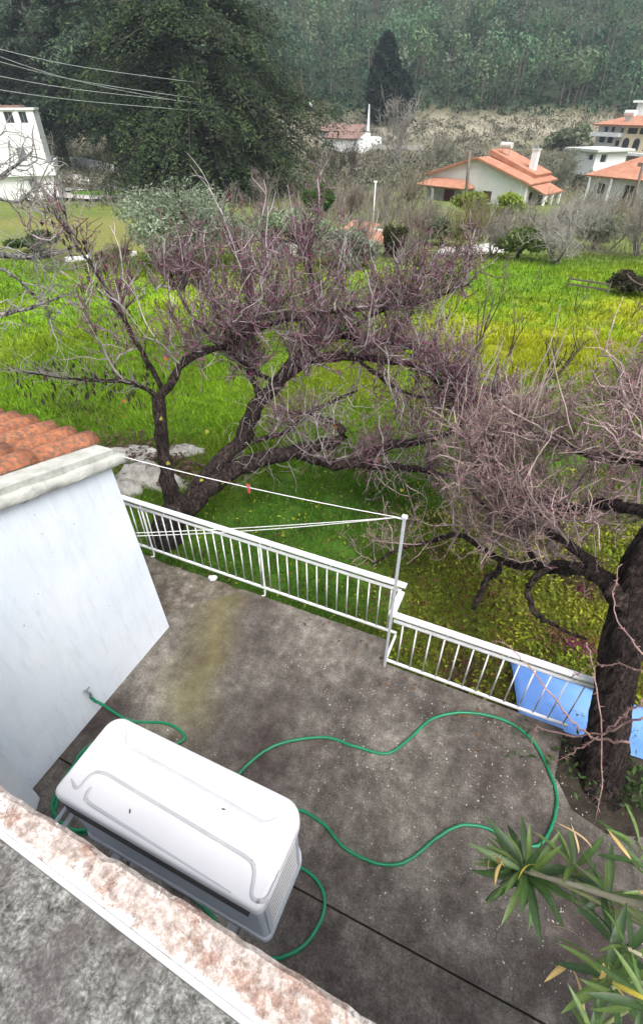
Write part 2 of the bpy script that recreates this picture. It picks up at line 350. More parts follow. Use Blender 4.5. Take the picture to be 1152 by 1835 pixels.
def field_colour(x, y):
    x = np.asarray(x, float); y = np.asarray(y, float)
    f = x * HEAD[0] + y * HEAD[1]
    n1, n2, n3 = vnoise(x, y, .9, 1), vnoise(x, y, 3.3, 2), vnoise(x, y, .3, 3)
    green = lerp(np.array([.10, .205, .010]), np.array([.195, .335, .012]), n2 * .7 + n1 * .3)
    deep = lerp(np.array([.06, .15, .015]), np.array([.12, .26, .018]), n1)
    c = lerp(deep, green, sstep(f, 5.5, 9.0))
    pt = vnoise(x, y, 1.7, 61) * .6 + vnoise(x, y, .6, 62) * .4
    c = c * (.74 + .52 * pt)[..., None]; c = lerp(c, c * np.array([1.28, 1.05, 1.0]), sstep(vnoise(x, y, 2.6, 63), .45, .75)); c = lerp(c, np.array([.10, .11, .03]), .3 * sstep(vnoise(x, y, 1.1, 64) * .7 + n3 * .3, .66, .8))
    # yellow flowers in the turf
    k = np.clip(blob(x, y, G_Y1, 5.5, 2.6) + blob(x, y, G_Y2, 2.4, 2.2) + blob(x, y, G_Y3, 3, 3), 0, 1) * np.clip(-.25 + .9 * vnoise(x, y, 2.2, 5) + .8 * vnoise(x, y, .55, 6), 0, 1)
    c = lerp(c, np.array([.38, .39, .015]), np.clip(k, 0, .75))
    # ground cover and leaf litter close behind the railing
    near = sstep(-f, -6.2, -4.2)
    k = near * sstep(x, -1.6, .2)
    c = lerp(c, lerp(np.array([.11, .15, .02]), np.array([.25, .25, .03]), n3), np.clip(k * .9, 0, 1))
    k = near * sstep(n1 + .5 * n3, .78, 1.0)
    c = lerp(c, np.array([.085, .055, .038]), np.clip(k * .9, 0, 1))
    # dry olive grass further off, brown scrub beyond
    k = sstep(f, 24, 30); c = lerp(c, lerp(np.array([.11, .14, .035]), np.array([.15, .16, .06]), n2), k * .75)
    k = np.clip(blob(x, y, G_O2, 9, 8) + .8 * blob(x, y, G_O1, 10, 6), 0, 1)
    c = lerp(c, np.array([.22, .20, .06]), k * .85)
    k = sstep(f, 80, 120); c = lerp(c, lerp(np.array([.12, .12, .07]), np.array([.2, .19, .12]), n2), k)
    k = sstep(f, 146, 156) * sstep(-f, -178, -168); c = lerp(c, lerp(np.array([.17, .16, .11]), np.array([.36, .33, .25]), vnoise(x, y, 4, 8)), k)
    k = sstep(f, 176, 182); c = lerp(c, np.array([.03, .04, .022]), k)
    return c
fs = np.concatenate([np.arange(-14, 2, 1.0), np.arange(2, 12, .16), np.arange(12, 30, .4), np.arange(30, 100, 1.6), np.arange(100, 470, 7)])
ls = np.concatenate([-np.geomspace(12, 420, 46)[::-1], np.arange(-11.8, 12, .2), np.geomspace(12, 420, 46)])
FF, LL = np.meshgrid(fs, ls, indexing='ij')
X = FF * HEAD[0] + LL * SIDE[0]; Y = FF * HEAD[1] + LL * SIDE[1]
Zt = terrain(X, Y) + (vnoise(X, Y, .5, 9) - .5) * .05 * sstep(FF, 3.5, 5)
nf, nl = FF.shape; idx = np.arange(nf * nl).reshape(nf, nl)
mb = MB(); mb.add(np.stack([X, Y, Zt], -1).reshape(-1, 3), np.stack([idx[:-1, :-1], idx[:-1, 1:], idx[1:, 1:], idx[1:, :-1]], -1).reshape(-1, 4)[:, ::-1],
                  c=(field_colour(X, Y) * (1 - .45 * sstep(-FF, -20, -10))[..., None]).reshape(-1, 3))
tag(mb.build('ground', M['ground'], smooth=True), 'green field and valley floor running up to the wooded hill', kind='structure')

# grass blades
def blades(mb, x, y, h, wd, lean, col):
    n = len(x); z = terrain(x, y) - .01; a = rng.random(n) * 6.283; b = rng.random(n) * 6.283
    base = np.stack([x, y, z], -1); s = np.stack([np.cos(a), np.sin(a), np.zeros(n)], -1) * wd[:, None]
    tip = base + np.stack([np.cos(b) * lean * h, np.sin(b) * lean * h, h], -1)
    v = np.stack([base - s, base + s, tip], 1).reshape(-1, 3)
    mb.add(v, t=np.arange(3 * n).reshape(n, 3), c=np.repeat(col, 3, 0))
def scatter_field(n, f0, f1, l0, l1):
    f = f0 + (f1 - f0) * rng.random(n); l = l0 + (l1 - l0) * rng.random(n)
    return f * HEAD[0] + l * SIDE[0], f * HEAD[1] + l * SIDE[1]
mb = MB()
for n, f0, f1, l0, l1, h0, h1, wd in ((190000, 2.2, 7.5, -5, 5.5, .03, .11, .0045), (130000, 7, 14, -8, 9, .04, .15, .010), (90000, 13, 30, -16, 20, .06, .22, .022)):
    x, y = scatter_field(n, f0, f1, l0, l1)
    keep = (y > np.where(x < -.62, 3.16, 2.92)) & (vnoise(x, y, .45, 12) > .16)
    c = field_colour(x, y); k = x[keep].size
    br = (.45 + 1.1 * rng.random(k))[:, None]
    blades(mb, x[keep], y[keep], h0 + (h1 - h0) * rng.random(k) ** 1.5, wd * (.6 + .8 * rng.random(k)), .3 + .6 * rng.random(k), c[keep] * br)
tag(mb.build('grass', M['grass']), 'bright green grass with yellow flowers covering the field', 'grass', kind='stuff')
# broad-leaved ground cover with fallen leaves, right behind the railing
mb = MB()
def leafcloud(mb, P, size, col, flat=0.0, aspect=1.6, r=None, nr=None):
    r = r or rng; n = len(P); nrm = r.normal(size=(n, 3)); nrm[:, 2] += flat * 2; nrm = nrm if nr is None else nrm * .45 + nr * 1.3; nrm /= np.linalg.norm(nrm, axis=1, keepdims=True)
    t = np.cross(nrm, r.normal(size=(n, 3))); t /= np.linalg.norm(t, axis=1, keepdims=True) + 1e-9; b = np.cross(nrm, t)
    s = np.asarray(size) * np.ones(n); s = s[:, None]
    v = np.stack([P - t * s * aspect, P - b * s * .6 + nrm * s * .15, P + t * s * aspect, P + b * s * .6 + nrm * s * .15], 1).reshape(-1, 3)
    mb.add(v, np.arange(4 * n).reshape(n, 4), c=np.repeat(col, 4, 0))
x, y = scatter_field(90000, 2.0, 6.6, -4.5, 4.5)
pr = .12 + .88 * sstep(x, -1.5, .3)
keep = (y > np.where(x < -.62, 3.15, 2.90)) & (rng.random(len(x)) < pr * (.35 + .65 * vnoise(x, y, .5, 14)))
x, y = x[keep], y[keep]; n = len(x); u = rng.random(n)
c = lerp(np.array([.12, .20, .02]), np.array([.40, .40, .04]), vnoise(x, y, .35, 15) * .7 + .3 * rng.random(n))
lit = u < .14 + .5 * (vnoise(x, y, .6, 16) > .58); c[lit] = np.array([.15, .07, .04]) * (.6 + .9 * rng.random((lit.sum(), 1)))
P = np.stack([x, y, terrain(x, y) + .01 + .05 * rng.random(n) * ~lit], -1)
leafcloud(mb, P, .010 + .017 * rng.random(n), c * (.45 + .9 * rng.random((n, 1))), .6, 1.3)
tag(mb.build('ground_cover', M['grass']), 'yellow green creeping plants mixed with brown fallen leaves behind the railing', 'ground cover', kind='stuff')
# magenta blossom fallen in two drifts under the right tree
mb = MB()
for (px, py, r0, n) in ((1000, 1140, .16, 260), (1035, 1160, .12, 160), (1040, 1065, .1, 90)):
    g = at_g(px, py); q = g + rng.normal(size=(n, 3)) * [r0, r0 * .6, 0]; q[:, 2] = terrain(q[:, 0], q[:, 1]) + .02 + .04 * rng.random(n)
    leafcloud(mb, q, .012, np.tile([.26, .03, .13], (n, 1)) * (.6 + .8 * rng.random((n, 1))), .5, 1.2)
tag(mb.build('fallen_blossom', M['grass']), 'drift of magenta blossom on the ground beyond the low railing', 'blossom', kind='stuff')

# ------------------------------------------------------------------ patio
TRX, TRY = at_z(1078, 1385)[:2]
mb = MB()
mb.prism([(-6, .905), (2.2, .905), (6, .905), (6, 2.35), (2.4, 2.38), (1.75, 2.42), (1.62, 2.22), (1.36, 2.13), (1.12, 2.2), (.98, 2.42), (1.02, 2.86), (-.61, 2.86), (-.61, 3.13), (-2.35, 3.13), (-2.95, 2.4), (-6, 2.4)], -.35, 0)
tag(mb.build('patio', M['patio']), 'weathered grey concrete patio', kind='structure')
mb = MB(); mb.box(-6, 6, -.5, .892, -.35, -.002)
tag(mb.build('patio_strip', M['patio']), 'strip of patio beside the house beyond the dark joint', kind='structure')
mb = MB(); mb.box(-6, 6, .85, .95, -.4, -.03)
tag(mb.build('joint_filler', M['soil']), 'dark joint between the patio slabs', kind='structure')
# rough broken strip between the shed and the railing
def rough_sheet(pts, z, amp, name, mat, label, seed, n=26):
    pts = np.array(pts); lo, hi = pts.min(0), pts.max(0)
    gx, gy = np.meshgrid(np.linspace(lo[0], hi[0], n), np.linspace(lo[1], hi[1], n), indexing='ij')
    def inside(px, py):
        r = np.zeros(px.shape, bool); j = len(pts) - 1
        for i in range(len(pts)):
            a, b = pts[i], pts[j]
            k = ((a[1] > py) != (b[1] > py)) & (px < (b[0] - a[0]) * (py - a[1]) / (b[1] - a[1] + 1e-12) + a[0]); r ^= k; j = i
        return r
    gz = z + amp * (vnoise(gx, gy, .22, seed) - .5) + amp * .6 * (vnoise(gx, gy, .07, seed + 1) - .5)
    ins = inside(gx, gy); gz = np.where(ins, gz, z - .12); idx = np.arange(n * n).reshape(n, n)
    q = np.stack([idx[:-1, :-1], idx[1:, :-1], idx[1:, 1:], idx[:-1, 1:]], -1).reshape(-1, 4); k = ins.ravel()[q].any(1)
    m_ = MB(); m_.add(np.stack([gx, gy, gz], -1).reshape(-1, 3), q[k]); o = m_.build(name, mat, smooth=True); return tag(o, label, kind='structure')
def mat_debris():
    m, t, bs, _ = newmat('broken_cement_and_soil'); co = coord(t); f = noise(t, co, 8, 8, .75); g = noise(t, co, 34, 5, .7)
    c = ramp(t, f, [(.3, (.05, .04, .03)), (.48, (.12, .10, .075)), (.6, (.20, .18, .15)), (.70, (.42, .40, .36))])
    t.links.new(mix(t, .5, c, ramp(t, g, [(.3, (.5, .5, .5)), (.7, (1.4, 1.4, 1.4))]), 'MULTIPLY'), bs.inputs['Base Color'])
    bs.inputs['Roughness'].default_value = .95; bump(t, bs, g, .7, .02); return m
M['debris'] = mat_debris()
rough_sheet([(-4.2, 2.38), (-2.92, 2.38), (-2.3, 3.16), (-4.2, 3.16)], -.015, .05, 'broken_path', M['debris'], 'broken cement and soil between the shed and the railing', 31)
rough_sheet([(.96, 2.1), (1.75, 2.1), (1.8, 2.5), (1.7, 2.9), (1.0, 2.9)], -.03, .06, 'tree_pit', M['soil'], 'dark soil pit in the patio round the leaning trunk', 37)
# grit and shell fragments on the concrete
mb = MB(); n = 2600
gx = -2.2 + 4.4 * rng.random(n); gy = .95 + 1.75 * rng.random(n) ** .8; k = vnoise(gx, gy, .7, 21) > .42; gx, gy = gx[k], gy[k]; n = len(gx)
leafcloud(mb, np.stack([gx, gy, np.full(n, .006)], -1), .003 + .007 * rng.random(n) ** 3, np.tile([.5, .48, .43], (n, 1)) * (.35 + .8 * rng.random((n, 1))), 3, 1.1)
n = 90; gx = -2.3 + 3.6 * rng.random(n); gy = np.where(gx < -.6, 3.10, 2.83) - np.abs(rng.normal(size=n)) * .16; leafcloud(mb, np.stack([gx, gy, np.full(n, .012)], -1), .010 + .012 * rng.random(n), np.tile([.13, .075, .04], (n, 1)) * (.5 + rng.random((n, 1))), 1.5, 1.3)
tag(mb.build('grit', M['twig']), 'pale grit and dry petals scattered over the concrete', 'grit', kind='stuff')

# ------------------------------------------------------------------ white shed with clay tile roof
SX = -2.78; SY = 2.37
zc = at_y(194, 822, SY); slope = (at_x(0, 893, zc[0])[2] - zc[2]) / (at_x(0, 893, zc[0])[1] - zc[1]); LX = zc[0] - SX
ZE = zc[2]; SLOPE = max(min(slope, -.12), -.5)
print('SHED eave', zc, 'slope', slope)
shed = tag(empty('shed', (SX, SY, 0)), 'whitewashed shed with orange clay tile roof and cement coping, left of the patio', 'shed')
def zr(y): return ZE + SLOPE * y            # y measured from the far corner, negative towards the house
mb = MB(); Ln = SY - .58
mb.add([(0, -Ln, 0), (0, 0, 0), (LX, 0, zr(0)), (LX, -Ln, zr(-Ln)), (-3.6, -Ln, 0), (-3.6, 0, 0), (-3.6, 0, zr(0)), (-3.6, -Ln, zr(-Ln))],
       [(0, 1, 2, 3), (5, 4, 7, 6), (1, 5, 6, 2), (4, 0, 3, 7)])
o = mb.build('wall', M['shed_wall'], shed)
# uneven hand-made cement coping on the roof edge
npt = 40; ys = np.linspace(.14, -Ln + .02, npt); rr = np.random.default_rng(5)
prof = [(.055, -.060), (.06, -.052), (.058, .012), (.045, .020), (-.14, .018), (-.15, -.07)]
V = []
for i, yv in enumerate(ys):
    for (a, b) in prof: V.append((LX + a + .004 * rr.normal(), yv, zr(yv) + b + .003 * rr.normal()))
q = [(i * 6 + j, (i + 1) * 6 + j, (i + 1) * 6 + (j + 1) % 6, i * 6 + (j + 1) % 6) for i in range(npt - 1) for j in range(6)]
mb = MB(); mb.add(V, q); mb.ng.append([0, 1, 2, 3, 4, 5]); mb.ng.append([(npt - 1) * 6 + j for j in range(6)][::-1])
mb.build('coping', M['coping'], shed, smooth=True)
mb = MB(); mb.slab([(-.1, .05, zr(.05) + .02), (-3.7, .05, zr(.05) + .02), (-3.7, -Ln, zr(-Ln) + .02), (-.1, -Ln, zr(-Ln) + .02)][::-1], .05)
mb.build('roof_deck', M['coping'], shed)
def barrel(name, r0, r1, L, inv):
    m_ = MB(); ns = 10; rings = []
    for k in range(5):
        yv = -L * k / 4; r = r0 + (r1 - r0) * k / 4
        for th in (0, .014):
            for j in range(ns + 1):
                a = math.pi * j / ns; s = -1 if inv else 1
                rings.append(((r - th) * math.cos(a), yv, s * (r - th) * math.sin(a) * .82))
    v = np.array(rings).reshape(5, 2, ns + 1, 3); idx = np.arange(5 * 2 * (ns + 1)).reshape(5, 2, ns + 1); q = []
    for k in range(4):
        for j in range(ns):
            q.append((idx[k, 0, j], idx[k, 0, j + 1], idx[k + 1, 0, j + 1], idx[k + 1, 0, j])); q.append((idx[k, 1, j], idx[k + 1, 1, j], idx[k + 1, 1, j + 1], idx[k, 1, j + 1]))
    for k in (0, 4):
        for j in range(ns): q.append((idx[k, 0, j], idx[k, 1, j], idx[k, 1, j + 1], idx[k, 0, j + 1]))
    m_.add(v.reshape(-1, 3), q); return m_.build(name, M['tile'], smooth=True)
cover = barrel('tile', .096, .088, .62, False); pan = barrel('tile', .085, .095, .62, True)
first = {0: True, 1: True}
for ci in range(9):
    for ri in range(4):
        for kind, src, dx, dz in ((0, cover, 0, .085), (1, pan, -.105, .105)):
            yv = .10 - ri * .55 - (0 if kind == 0 else .03)
            loc = (LX - .25 - ci * .21 + dx + rr.normal() * .006, yv, zr(yv) + dz + rr.normal() * .004)
            rot = (math.atan(SLOPE) + .022 * (1 if kind == 0 else .6), 0, rr.normal() * .018)
            if first[kind]: src.parent = shed; src.location = loc; src.rotation_euler = rot; first[kind] = False
            else: share('tile', src, shed, loc, rot, (1 + rr.normal() * .02, 1, 1 + rr.normal() * .03))
# pier where the shed meets the house wall
mb = MB(); mb.prism([(-3.6, .2), (-2.42, .2), (-2.66, .61), (-3.6, .61)], 0, 2.62)
tag(bevel(mb.build('wall_pier', M['plaster']), .02), 'pale grey plastered pier between the shed and the near kerb', 'pier')
# ------------------------------------------------------------------ house ledge below the camera
def yin(x_): return .052 - .052 * x_
bal = tag(empty('balcony', (0, 0, 2.55)), 'balcony of rough grey cement with peeling painted kerb, nearest the viewer', 'balcony')
mb = MB(); mb.prism([(-4, -2.5), (3, -2.5), (3, yin(3) - .0015), (-4, yin(-4) - .0015)], -.2, .10); mb.build('floor_slab', M['balcony'], bal)
yin = yin; mb = MB(); xs = np.linspace(-4, 3, 240); V = []
for x_ in xs:
    w1 = .0012 * math.sin(x_ * 9) + .0016 * rr.normal()
    a_ = yin(x_); o_ = .182 - .014 * x_; m1 = (a_ + o_) / 2; chip = .012 * max(0, vnoise(np.array([x_]), np.array([0.]), .09, 50)[0] - .62)
    V += [(x_, o_ - .004 + w1, -.2), (x_, o_ + w1 - chip, .128), (x_, o_ - .012 + w1 - chip * 2, .142 + .001 * rr.normal()), (x_, m1, .148 + .001 * rr.normal()), (x_, a_ + .028, .147 + .0007 * rr.normal()), (x_, a_ + .0155, .1445), (x_, a_, .104), (x_, a_, -.2)]
q = [(i * 8 + j, i * 8 + (j + 1) % 8, (i + 1) * 8 + (j + 1) % 8, (i + 1) * 8 + j) for i in range(239) for j in range(8)]
mb.add(V, q); mb.build('kerb', M['kerb'], bal, smooth=False)
mb = MB(); mb.prism([(-4, yin(-4) + .0006), (3, yin(3) + .0006), (3, yin(3) + .0125), (-4, yin(-4) + .0125)], .105, .1435)
mb.build('painted_edge', M['white_paint'], bal)
mb = MB(); mb.box(-4, 3, -2.5, .14, 0, 2.35)
tag(mb.build('house_wall', M['plaster']), 'house wall under the balcony, carrying the air conditioner', 'wall')
# ------------------------------------------------------------------ air conditioner on wall brackets
AX0, AX1, AY0, AY1, AZ0, AZ1 = -1.315, -.372, .335, .700, 1.63, 2.10
ac = tag(empty('air_conditioner', ((AX0 + AX1) / 2, (AY0 + AY1) / 2, AZ0)), 'white outdoor air conditioner with embossed top on wall brackets', 'air conditioner')
hx, hy, hz = (AX1 - AX0) / 2, (AY1 - AY0) / 2, AZ1 - AZ0
def rplan(hx, hy, r_fl, r_fr, r_n, seg=7):
    pts = []
    for (cx, cy, r, a0) in ((hx, -hy, r_n, -90), (hx, hy, r_fr, 0), (-hx, hy, r_fl, 90), (-hx, -hy, r_n, 180)):
        sx = 1 if cx > 0 else -1; sy = 1 if cy > 0 else -1
        for k in range(seg + 1):
            a = rad(a0 + 90 * k / seg); pts.append((cx - sx * r + r * math.cos(a), cy - sy * r + r * math.sin(a)))
    return pts
mb = MB()     # lid: stacked outlines give the rolled edge
rings = []; ly = [(-.0, .0), (.0, .040), (.002, .048), (.006, .0535), (.012, .0562), (.020, .0565)]
for ins, z in ly: rings.append([(p[0], p[1], hz - .055 + z) for p in rplan(hx - ins, hy - ins, .065, .085, .035)])
npn = len(rings[0]); V = [p for r in rings for p in r]
q = [(k * npn + i, k * npn + (i + 1) % npn, (k + 1) * npn + (i + 1) % npn, (k + 1) * npn + i) for k in range(len(rings) - 1) for i in range(npn)]
mb.add(V, q); mb.poly(rings[-1]); mb.poly(rings[0][::-1])
lid = mb.build('lid', M['ac_white'], ac, smooth=True)
lid.data.polygons[len(lid.data.polygons) - 2].use_smooth = False
ZT = hz + .0015
def emboss(pts, r=.009, flat=.005):
    P_ = []
    pts = [np.array(p, float) for p in pts]
    for i, p in enumerate(pts):                       # round the corners
        if 0 < i < len(pts) - 1:
            a = p + (pts[i - 1] - p) / np.linalg.norm(pts[i - 1] - p) * .03; b = p + (pts[i + 1] - p) / np.linalg.norm(pts[i + 1] - p) * .03
            for s in np.linspace(0, 1, 6): P_.append((1 - s) ** 2 * a + 2 * s * (1 - s) * p + s * s * b)
        else: P_.append(p)
    P_ = np.array(P_); m_ = MB(); n = len(P_); V = []
    T = np.gradient(P_, axis=0); T /= np.linalg.norm(T, axis=1, keepdims=True); Nn = np.stack([-T[:, 1], T[:, 0]], -1)
    for i in range(n):
        for s, h in ((-1, -.002), (-.55, flat * .8), (0, flat), (.55, flat * .8), (1, -.002)):
            e = .35 if i in (0, n - 1) else 1.0
            V.append((*(P_[i] + Nn[i] * s * r * e), ZT - .0008 + h * (e if h > 0 else 1)))
    m_.add(V, [(i * 5 + j, i * 5 + j + 1, (i + 1) * 5 + j + 1, (i + 1) * 5 + j) for i in range(n - 1) for j in range(4)])
    m_.build('embossed_rib', M['rib'], lid, smooth=True)
def L(px, py):
    p = at_z(px, py, AZ1); return (p[0] - (AX0 + AX1) / 2, p[1] - (AY0 + AY1) / 2)
emboss([L(228, 1305), L(226, 1335), L(478, 1478), L(502, 1462)])
emboss([L(128, 1395), L(138, 1418), L(165, 1385), L(185, 1383), L(448, 1540), L(458, 1556), L(448, 1614), L(478, 1616), L(502, 1560)])
emboss([L(165, 1410), L(150, 1428), L(160, 1440), L(415, 1600)])
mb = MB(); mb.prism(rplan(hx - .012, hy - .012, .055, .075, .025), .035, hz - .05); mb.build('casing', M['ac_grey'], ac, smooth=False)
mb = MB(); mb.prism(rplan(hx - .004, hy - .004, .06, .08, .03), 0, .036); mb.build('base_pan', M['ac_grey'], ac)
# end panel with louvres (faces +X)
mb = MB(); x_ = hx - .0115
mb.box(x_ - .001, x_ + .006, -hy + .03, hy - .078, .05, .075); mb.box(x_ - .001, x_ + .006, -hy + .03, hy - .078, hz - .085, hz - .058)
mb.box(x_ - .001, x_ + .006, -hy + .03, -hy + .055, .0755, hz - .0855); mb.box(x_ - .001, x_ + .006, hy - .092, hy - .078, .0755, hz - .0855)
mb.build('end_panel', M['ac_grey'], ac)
mb = MB(); mb.box(x_ - .0005, x_ + .0015, -hy + .056, hy - .093, .076, hz - .086); mb.build('louvre_backing', M['coil'], ac)
mb = MB(); mb.add([(0, -.5, 0), (0, .5, 0), (.0022, .5, -.001), (.0022, -.5, -.001), (0, -.5, -.016), (0, .5, -.016), (.0022, .5, -.015), (.0022, -.5, -.015)],
                  [(0, 3, 2, 1), (4, 5, 6, 7), (0, 1, 5, 4), (2, 3, 7, 6), (0, 4, 7, 3), (1, 2, 6, 5)])
wl = (hy - .093) - (-hy + .056); src = mb.build('louvre', M['ac_white'], ac)
zs = np.arange(.100, hz - .086, .0370)
for i, z in enumerate(zs):
    if i == 0: src.location = (x_ + .001, -.0185, z); src.scale = (1, wl, 1)
    else: share('louvre', src, ac, (x_ + .001, -.0185, z), (0, 0, 0), (1, wl, 1))
mb = MB(); mb.box(-hx + .05, hx - .06, -hy - .003, -hy + .011, hz * .72, hz - .056); mb.build('coil', M['coil'], ac)
for sx in (-.30, .30):
    mb = MB(); mb.box(sx - .02, sx + .02, -.385, .17, -.055, -.018); mb.box(sx - .02, sx + .02, -.385, -.362, -.42, -.055)
    mb.slab([(sx - .003, -.36, -.33), (sx - .003, .05, -.057), (sx - .003, .02, -.057), (sx - .003, -.36, -.36)], .006); mb.build('bracket', M['galv'], ac)
    for fy in (-.14, .13):
        mb = MB(); mb.box(sx - .03, sx + .03, fy - .03, fy + .03, -.017, 0); mb.build('rubber_foot', M['coil'], ac)
mb = MB()
mb.tubes(np.array([[(-hx + .005, -.08, .12), (-hx - .06, -.11, .11), (-hx - .075, -.22, .08), (-hx - .05, -.36, .06)]]), np.full((1, 4), .014), 8)
mb.tubes(np.array([[(-hx + .005, -.05, .17), (-hx - .08, -.10, .16), (-hx - .10, -.22, .12), (-hx - .08, -.36, .10)]]), np.full((1, 4), .011), 8)
mb.build('pipe', M['galv'], ac, smooth=True)

for (px, py, rz_, lb_) in ((233, 1459, .6, 'tiny dry leaf curl near the left rib on the air conditioner lid'), (405, 1451, 1.9, 'tiny dry leaf curl in the middle of the air conditioner lid')):
    m_ = MB(); V = []
    for i in range(6):
        s_ = i / 5; w_ = .006 * math.sin(math.pi * (s_ * .9 + .05))
        V += [(-w_, .03 * s_, .003 + .008 * s_ * s_), (0, .03 * s_, .001 + .006 * s_ * s_), (w_, .03 * s_, .003 + .008 * s_ * s_)]
    m_.add(V, [(i * 3 + k, i * 3 + k + 1, (i + 1) * 3 + k + 1, (i + 1) * 3 + k) for i in range(5) for k in range(2)], c=[.16, .11, .07]); o = m_.build('dry_leaf', M['leaf'], smooth=True); o.location = at_z(px, py, AZ1 + .003); o.rotation_euler = (0, 0, rz_); o.scale = (.6, .6, .6); tag(o, lb_, 'leaf')
# ------------------------------------------------------------------ railing
YL, YR = 3.185, 2.875
ZL = float(at_y(716, 1045, YL)[2]); ZRr = float(at_y(707, 1100, YR)[2]); print('rail', ZL, ZRr)
XJ = -.60
rail = tag(empty('railing', (XJ, YR, 0)), 'white metal railing with flat top rail, stepping towards the patio in the middle', 'railing')
def R_(x, y, z): return (x - XJ, y - YR, z)
def rbox(name, x0, x1, y0, y1, z0, z1, mat='white_paint', bv=.004):
    m_ = MB(); m_.box(x0 - XJ, x1 - XJ, y0 - YR, y1 - YR, z0, z1); return bevel(m_.build(name, M[mat], rail), bv)
XLe = -4.05; XRe = 1.135
rbox('top_rail', XLe, XJ + .03, YL - .03, YL + .03, ZL - .022, ZL)
rbox('top_rail', XJ - .03, XJ + .03, YR - .03, YL - .0305, ZRr - .02, ZRr + .0025)
rbox('top_rail', XJ + .0305, XRe, YR - .03, YR + .03, ZRr - .022, ZRr)
rbox('upper_bar', XLe, XJ - .01, YL - .012, YL + .012, ZL - .105, ZL - .08)
rbox('upper_bar', XJ + .02, XRe - .02, YR - .012, YR + .012, ZRr - .105, ZRr - .08)
rbox('lower_bar', XLe, XJ + .005, YL - .012, YL + .012, .07, .095)
rbox('lower_bar', XJ, XRe - .1, YR - .012, YR + .012, .03, .055)
rbox('lower_bar', XJ - .012, XJ + .012, YR + .013, YL - .013, .05, .074)
mb = MB(); mb.tubes(np.array([[(0, 0, 0), (0, 0, 1.0)]]), np.full((1, 2), .0068), 8, cap=True); bal0 = mb.build('baluster', M['white_paint'], rail, smooth=True)
xs = [(x_, YL, .096, ZL - .106) for x_ in np.arange(XLe + .05, XJ - .03, .110)] + [(x_, YR, .056, ZRr - .106) for x_ in np.arange(XJ + .11, XRe - .1, .124)]
for i, (x_, y_, z0, z1) in enumerate(xs):
    if i == 0: bal0.location = R_(x_, y_, z0); bal0.scale = (1, 1, z1 - z0)
    else: share('baluster', bal0, rail, R_(x_, y_, z0), (0, 0, 0), (1, 1, z1 - z0))
for x_ in (-3.62, -2.1): # posts with a foot bent back to the slab
    m_ = MB(); m_.tubes(np.array([[R_(x_, YL, ZL - .02), R_(x_, YL, .3), R_(x_, YL, .02), R_(x_ + .0, YL - .01, -.03), R_(x_ - .03, YL - .06, -.02)]]), np.full((1, 5), .011), 8, cap=True); m_.build('post', M['white_paint'], rail, smooth=True)
for x_ in np.arange(-3.3, XJ, .66):
    m_ = MB(); m_.bar(R_(x_, YL, ZL - .082), R_(x_, YL, ZL - .02), .007); m_.build('spacer', M['white_paint'], rail)
for x_ in (-.1, .4, .9):
    m_ = MB(); m_.bar(R_(x_, YR, ZRr - .082), R_(x_, YR, ZRr - .02), .007); m_.build('spacer', M['white_paint'], rail)
# clothes line post, cords and peg
ptop = at_y(725, 922, YR); PXp = XJ + .004
pole = tag(empty('clothesline_post', (PXp, YR - .046, 0)), 'slim galvanised clothesline post standing at the step of the railing', 'post')
mb = MB(); mb.box(-.0115, .0115, -.0115, .0115, 0, ptop[2]); bevel(mb.build('tube', M['post_metal'], pole), .003)
mb = MB(); mb.box(-.022, .022, -.016, .016, ptop[2] + .0005, ptop[2] + .03); bevel(mb.build('cap', M['white_paint'], pole), .008)
mb = MB(); mb.bar((-.06, 0, ptop[2] - .01), (-.0117, 0, ptop[2] - .01), .007); mb.build('hook', M['white_paint'], pole)
A = np.array([PXp - .05, YR - .046, ptop[2] - .005])
def cord(b, sag, label, r=.0034):
    s = np.linspace(0, 1, 24)[:, None]; p = A * (1 - s) + b * s; p[:, 2] -= sag * 4 * (s * (1 - s))[:, 0]
    m_ = MB(); m_.tubes(p[None], np.full((1, 24), r), 5); tag(m_.build('clothesline', M['line'], smooth=True), label, 'clothesline'); return p
B1 = np.array([SX + LX + .06, SY + .10, zr(.1) + .0]); c1 = cord(B1, .03, 'white clothesline from the post up to the shed coping, holding a red peg')
w2 = at_x(244, 955, SX + LX * .45 + .002); cord(w2, .015, 'upper of the two white clotheslines ending on the shed wall')
w3 = w2 + [0, 0, -.035]; cord(w3, .03, 'lower of the two white clotheslines ending on the shed wall')
i = int(np.argmin([abs(((p - EYE) @ _RT) / ((p - EYE) @ _FW) * FPX + 576 - 441) for p in c1])); pg = c1[i]
peg = tag(empty('clothes_peg', pg), 'small red clothes peg clipped on the upper clothesline', 'peg')
for s in (-1, 1):
    m_ = MB(); m_.slab([(s * .004, -.006, -.05), (s * .004, .006, -.05), (s * .009, .006, .03), (s * .009, -.006, .03)], .006); m_.build('jaw', M['peg'], peg)
m_ = MB(); m_.bar((-.012, 0, .012), (.012, 0, .012), .005); m_.build('spring', M['galv'], peg)

